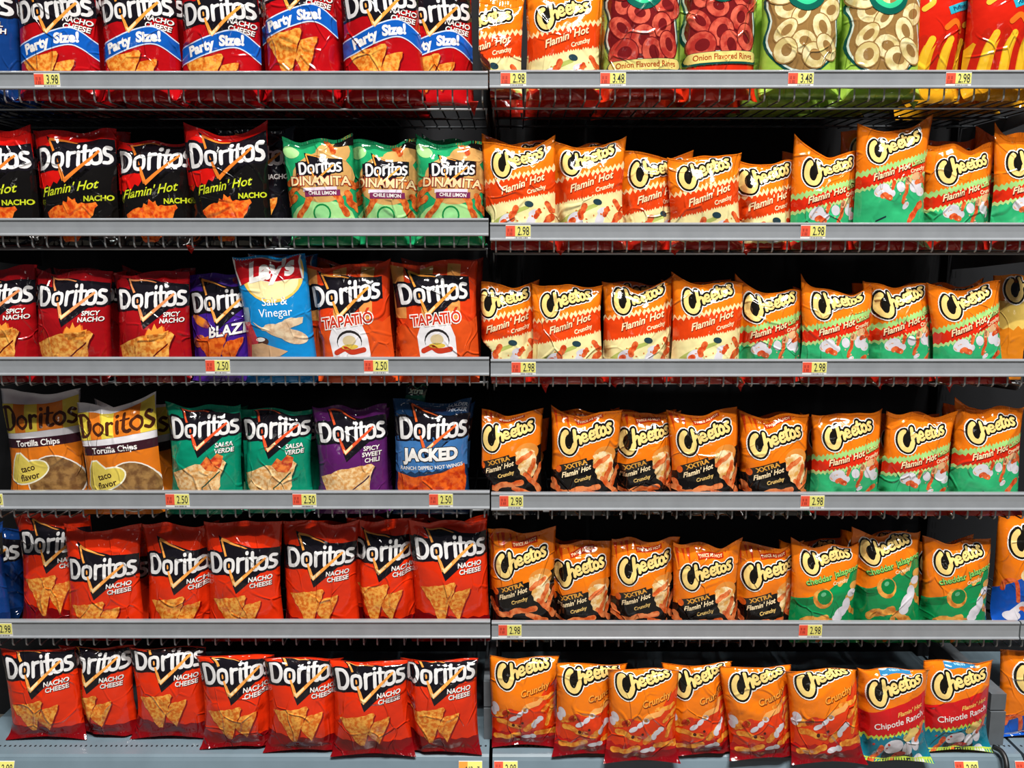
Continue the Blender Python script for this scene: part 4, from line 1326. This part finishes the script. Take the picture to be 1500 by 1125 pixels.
# ------------------------------------------------------------------ bags
# (kind, word mark x, y, top y, options): wp width in px, dy mm further back, roll degrees, ear mm (left, right), dip mm
ROWS = {
    (1, 'left'): [('CR', -52, 6, -75, dict(dy=10)), ('P', 69, 10, -80, {}), ('P', 190, 9, -82, dict(dy=6)), ('P', 313, 14, -76, dict(roll=1)), ('P', 428, -24, -110, dict(dy=4, roll=-1)),
                  ('P', 552, 0, -90, dict(roll=-3)), ('P', 634, 16, -70, dict(dy=62))],
    (1, 'right'): [('F', 712, 27, -2, dict(roll=2, ear=(12, 8))), ('F', 828, 15, -14, dict(dy=3)), ('RH', 944, 36, -70, {}), ('RH', 1058, 25, -82, dict(dy=5)), ('RG', 1180, 38, -68, {}),
                   ('RG', 1302, 44, -62, {}), ('HF', 1392, 18, -52, dict(dy=45)), ('HF', 1486, 8, -60, dict(dy=10))],
    (2, 'left'): [('FN', -24, 234, 190, {}), ('FN', 97, 228, 192, dict(dy=8)), ('FN', 216, 232, 208, dict(dy=16)), ('FN', 325, 224, 192, dict(roll=-1, ear=(16, 14), dip=4, dy=-2)), ('BK', 372, 228, 190, dict(dy=70)),
                  ('D', 464, 244, 204, dict(roll=-3)), ('D', 562, 248, 208, dict(dy=6)), ('D', 658, 247, 209, dict(dy=2, ear=(12, 0)))],
    (2, 'right'): [('F', 762, 233, 212, dict(ear=(2, 14))), ('F', 865, 230, 212, dict(dy=2, ear=(4, 18), dip=3)), ('F', 963, 248, 226, dict(dy=14)), ('F', 1037, 250, 230, dict(ear=(6, 8), roll=-3)), ('F', 1128, 258, 238, dict(dy=10)),
                   ('FL', 1222, 246, 222, dict(ear=(30, 0), dy=3, dip=4)), ('FL', 1318, 211, 188, dict(ear=(6, 24), dip=2, roll=-1, dy=-3)), ('FL', 1420, 243, 212, dict(dy=8, dip=4)), ('FL', 1524, 232, 200, dict(ear=(26, 10)))],
    (3, 'left'): [('SN', -16, 432, 392, dict(dy=8)), ('SN', 94, 434, 398, dict(roll=2)), ('SN', 212, 437, 400, dict(dy=4)), ('BL', 318, 440, 400, dict(dy=22, roll=-4)), ('L', 394, 400, 372, dict(roll=-4, dy=2)),
                  ('T', 504, 430, 388, dict(roll=-3, ear=(2, 10))), ('T', 636, 428, 384, dict(roll=0, ear=(0, 6), dy=2))],
    (3, 'right'): [('F', 738, 440, 416, dict(dy=8)), ('F', 833, 441, 418, dict(ear=(8, 0))), ('F', 938, 436, 418, dict(ear=(10, 14), dip=4, dy=2)), ('F', 1041, 436, 414, dict(ear=(16, 0))),
                   ('FL', 1136, 447, 426, dict(ear=(30, 0), dy=4)), ('FL', 1236, 443, 424, dict(ear=(32, 0), dip=5)), ('FL', 1329, 440, 418, dict(ear=(16, 2), roll=-4, dy=2)), ('FL', 1425, 440, 418, dict(ear=(18, 2), roll=-7, dip=5)),
                   ('OV', 1520, 420, 404, dict(dy=60))],
    (4, 'left'): [('TC', 50, 613, 574, dict(dy=44)), ('TC', 162, 622, 588, dict(ear=(-4, 14), dip=4, roll=-2)), ('SV', 290, 628, 594, {}), ('SV', 396, 630, 600, dict(dy=8)), ('SC', 511, 634, 596, dict(dy=4)), ('J', 630, 630, 588, {})],
    (4, 'right'): [('X', 746, 638, 604, dict(dy=4, wp=100)), ('X', 859, 642, 606, dict(ear=(14, 10))), ('X', 947, 643, 605, dict(dy=10)), ('X', 1035, 641, 604, dict(ear=(4, 8), roll=-3)), ('X', 1142, 646, 608, dict(roll=-1)),
                   ('FL', 1250, 637, 606, dict(ear=(0, 14))), ('FL', 1358, 641, 606, dict(roll=2)), ('FL', 1462, 628, 594, dict(ear=(12, 0), dip=4))],
    (5, 'left'): [('CR', -62, 808, 768, dict(dy=30)), ('N', 68, 798, 752, dict(dy=46)), ('N', 140, 836, 774, dict(dy=4)), ('N', 258, 828, 768, dict(dy=12)), ('N', 350, 826, 764, {}), ('N', 464, 818, 764, dict(dy=6)), ('N', 560, 810, 760, dict(dy=12)), ('N', 657, 806, 762, dict(roll=-1, wp=116))],
    (5, 'right'): [('X', 764, 824, 778, dict(roll=-2, dy=3, dip=-2)), ('X', 852, 838, 794, dict(dy=8)), ('X', 947, 832, 790, dict(dy=2)), ('X', 1040, 842, 796, dict(ear=(6, 10), dip=3)), ('X', 1132, 841, 798, dict(dy=14)),
                   ('CJ', 1216, 822, 796, dict(ear=(8, 2), dip=5)), ('CJ', 1308, 806, 780, dict(ear=(18, 4), dip=3, roll=-4)), ('CJ', 1412, 821, 790, dict(ear=(8, 4), dip=5, roll=-2))],
    (5, 'far right'): [('BP', 1530, 792, 758, dict(dy=95))],
}
ROW6 = {
    'left': [('N', 44, 982, 945, 1085, dict(roll=-4, wp=112)), ('N', 128, 976, 938, 1082, {}), ('N', 239, 972, 938, 1084, {}), ('N', 338, 990, 944, 1099, dict(roll=-3)), ('N', 440, 990, 948, 1104, dict(dy=0)), ('N', 535, 998, 950, 1110, dict(roll=-3)), ('N', 642, 991, 950, 1107, {})],
    'right': [('C', 768, 988, 955, 1097, {}), ('C', 867, 996, 962, 1110, {}), ('C', 945, 1002, 965, 1120, dict(ear=(16, 0), dip=6)), ('C', 1026, 998, 962, 1110, dict(roll=-8)), ('C', 1114, 1000, 962, 1116, dict(roll=-9)), ('C', 1210, 997, 964, 1122, dict(roll=-7)),
              ('CP', 1317, 1012, 966, 1120, dict(roll=-4, ear=(10, 0))), ('CP', 1412, 1003, 960, 1104, dict(roll=-2, ear=(6, 10), dip=4))],
    'far right': [('BP', 1540, 990, 950, 1082, dict(wp=128))],
}
ORDS = ['leftmost', 'second', 'third', 'fourth', 'fifth', 'sixth', 'seventh', 'eighth', 'ninth', 'tenth']


def scale_at(py, Y):
    return F_PX * (math.cos(PITCH) - (py - 562.5) / F_PX * math.sin(PITCH)) / (Y + CAM_D)


def bag_label(desc, i, n, row, side):
    if n == 1:
        return f'{desc} on {ROWN[row]} {side} shelf'
    o = 'leftmost' if i == 0 else ('rightmost' if i == n - 1 else ORDS[i] + ' from left')
    return f'{desc}, {o} on {ROWN[row]} {side} shelf'


BACK_SKIP = {(5, 'right', 2, 0), (5, 'right', 3, 0), (5, 'right', 0, 0), (5, 'right', 4, 0), (4, 'right', 3, 0), (2, 'right', 3, 0), (2, 'right', 4, 0), (2, 'right', 2, 0), (3, 'right', 4, 0), (3, 'right', 1, 0), (3, 'right', 0, 0), (2, 'left', 3, 0), (2, 'left', 6, 0), (2, 'left', 2, 0), (5, 'left', 4, 0), (3, 'left', 3, 0)}


def standing_bag(code, lx, ly, top, op, row, side, label, back=False):
    K = KINDS[code]
    zt, zb, zd = SHELF[(row, side)]
    T = K['T']
    dy = op.get('dy', 0) / 1000.0
    Yc = 0.013 + T + dy + 0.002
    Ya = Yc - T * 0.95
    base = zd + 0.003
    pl = ray(lx, ly, Ya)
    W = op['wp'] / scale_at(ly + 40, Yc) if 'wp' in op else K['W']
    H = max(0.16, ray(lx, top, Yc).z - base)
    zl = pl.z - base
    roll = op.get('roll', 0)
    o = dict(op)
    o['ear'] = tuple(e / 1000.0 for e in op.get('ear', (5, 5)))
    o['dip'] = op.get('dip', 0) / 1000.0
    o['bot'] = 0.85
    bx = pl.x - math.tan(math.radians(roll)) * zl
    lift = 0.001
    o['xlim'] = XLIM[side]
    if row > 1:
        o['zlim'] = SHELF[(row - 1, side)][2] - 0.009 - base if (row - 1, side) in SHELF else 9
    return make_bag(code, (bx, Yc, base + lift), roll, W, H - lift, zl - lift, o, label, K['group'] + f' on the {ROWN[row]} {side} shelf', parts=('word_mark', 'bottom_print', 'band_print') if back else None, shelf=(row, side))


for (row, side), lst in ROWS.items():
    for i, (code, lx, ly, top, op) in enumerate(lst):
        standing_bag(code, lx, ly, top, op, row, side, bag_label(KINDS[code]['desc'], i, len(lst), row, side))
        if op.get('dy', 0) > 30:
            continue
        desc = KINDS[code]['desc'].split(' with ')[0].split(' of ')[0]
        where = 'leftmost' if i == 0 else ORDS[i]
        for depth, word in ((0, 'in the shade behind'), (1, 'two places behind'), (2, 'three places behind'))[:3 if row == 1 else 1]:
            rnd = random.Random(row * 100 + i + (50 if side == 'right' else 0) + depth * 1000)
            o2 = dict(dy=op.get('dy', 0) + 88 + depth * 92 + rnd.uniform(0, 10), roll=rnd.uniform(-3, 3), ear=(rnd.uniform(0, 14), rnd.uniform(0, 14)))
            dd = rnd.uniform(-6, 10)
            if (row, side, i, depth) in BACK_SKIP:
                continue
            standing_bag(code, lx + (750 - lx) * (0.04 + 0.045 * depth) + rnd.uniform(-8, 8), ly - 2 + dd, top + dd, o2, row, side, f'{desc} {word} {where} bag, {ROWN[row]} {side} shelf', back=True)

for side, lst in ROW6.items():
    for i, (code, lx, ly, top, bot, op) in enumerate(lst):
        K = KINDS[code]
        T = K['T']
        pb_ = ray_z(lx, bot, Z_DECK6 + 0.001)
        Yc = pb_.y + 0.5 * T + 0.004
        Ya = Yc - T * 0.95
        pl = ray(lx, ly, Ya)
        base = Z_DECK6 + 0.001
        H = ray(lx, top, Yc).z - base
        zl = pl.z - base
        W = op['wp'] / scale_at(ly + 40, Yc) if 'wp' in op else K['W']
        roll = op.get('roll', 0)
        o = dict(op); o['ear'] = tuple(e / 1000.0 for e in op.get('ear', (5, 5))); o['dip'] = op.get('dip', 0) / 1000.0
        o['feet'] = True; o['bot'] = 0.55
        bx = pl.x - math.tan(math.radians(roll)) * zl
        lift = 0.001
        o['xlim'] = (-9, 9) if side != 'right' else (X_SEAM + 0.002, 9)
        o['zlim'] = SHELF[(5, side)][2] - 0.009 - base
        make_bag(code, (bx, Yc, base + lift), roll, W, H - lift, zl - lift, o, bag_label(K['desc'], i, len(lst), 6, side), K['group'] + f' on the bottom {side} shelf', shelf=(6, side))

kind('XT', 0.05, 20, 60, '0c5a40', 0.006, 'snack_pouch', 'pouch', '', [('bottom_print', [('0b1512', wavy_band(30, 30, -24, -20, amp=1, per=20), 1)]), ('flavor_lettering', [('9ab8a8', text('xtra', 40, 0, -2, 0, 0.2, 0.03), 2)])], 'pouches')
px_ = ray(607, 591, 0.07)
zt_ = SHELF[(3, 'left')][2]
hh = zt_ - 0.0075 - px_.z
make_bag('XT', (px_.x, 0.07, px_.z), 8, 0.05, hh, hh * 0.7, dict(xlim=(-9, 9), ear=(0, 0), seed=5, fold=0.5), 'small green pouch hanging below third left shelf, above the navy blue bag', 'pouches', shelf=(3.5, 'left'))
build_bags()
# folded bag corners that stick down between the deck wires
for row, side, px, py in ((1, 'right', 684, 170), (1, 'right', 1343, 160), (2, 'left', 270, 372), (2, 'right', 816, 366), (2, 'right', 991, 365), (2, 'right', 1104, 368), (3, 'right', 797, 576), (3, 'right', 899, 568), (3, 'right', 1091, 574), (3, 'right', 1289, 571), (3, 'right', 1394, 575)):
    zd = SHELF[(row, side)][2]
    p = ray(px, py, 0.036)
    cx_, L_ = ((X_SEAM_L + GAP + X_SEAM - GAP / 2) / 2, (X_SEAM - GAP / 2 - X_SEAM_L - GAP) / 2) if side == 'left' else ((X_SEAM + X_SEAM_R) / 2, (X_SEAM_R - X_SEAM - GAP) / 2)
    st = (2 * L_ - 0.024) / 38
    k = math.floor((p.x - cx_ + L_ - 0.012) / st)
    xx = cx_ - L_ + 0.012 + (k + 0.5) * st
    best = min((o for o in bpy.data.objects if 'category' in o and 'bag' in o['category'] and abs(o.location.z - zd) < 0.02 and o.location.y < 0.1 and (o.location.x > X_SEAM) == (side == 'right')), key=lambda o: abs(o.location.x - xx))
    low = min(-0.012, p.z - best.location.z)
    V = [(-0.010, 0, 0.0005), (0.010, 0, 0.0005), (0.0095, -0.001, -0.002), (-0.0095, -0.001, -0.002), (-0.006, -0.004, low * 0.5), (0.004, 0.001, low * 0.55), (0.001, -0.003, low)]
    V = [(a + xx, b + 0.040, c + best.location.z) for a, b, c in V]
    iv = best.matrix_basis.inverted()
    V = [iv @ Vector(v) for v in V]
    V += [v + Vector((0, 0.0015, 0)) for v in V]
    F = [(0, 1, 2, 3), (3, 2, 5, 4), (4, 5, 6)]
    F += [tuple(i + 7 for i in f)[::-1] for f in F] + [(0, 3, 10, 7), (3, 4, 11, 10), (4, 6, 13, 11), (1, 8, 9, 2), (2, 9, 12, 5), (5, 12, 13, 6), (0, 7, 8, 1)]
    t = new_obj('corner_tip', V, F, film('8fae4a' if px == 1343 else 'c8281a'), best)
    t['fold_seed'] = px * 0.1
print('tris', sum(len(o.data.polygons) for o in bpy.data.objects if o.type == 'MESH'), 'objects', len(bpy.data.objects))
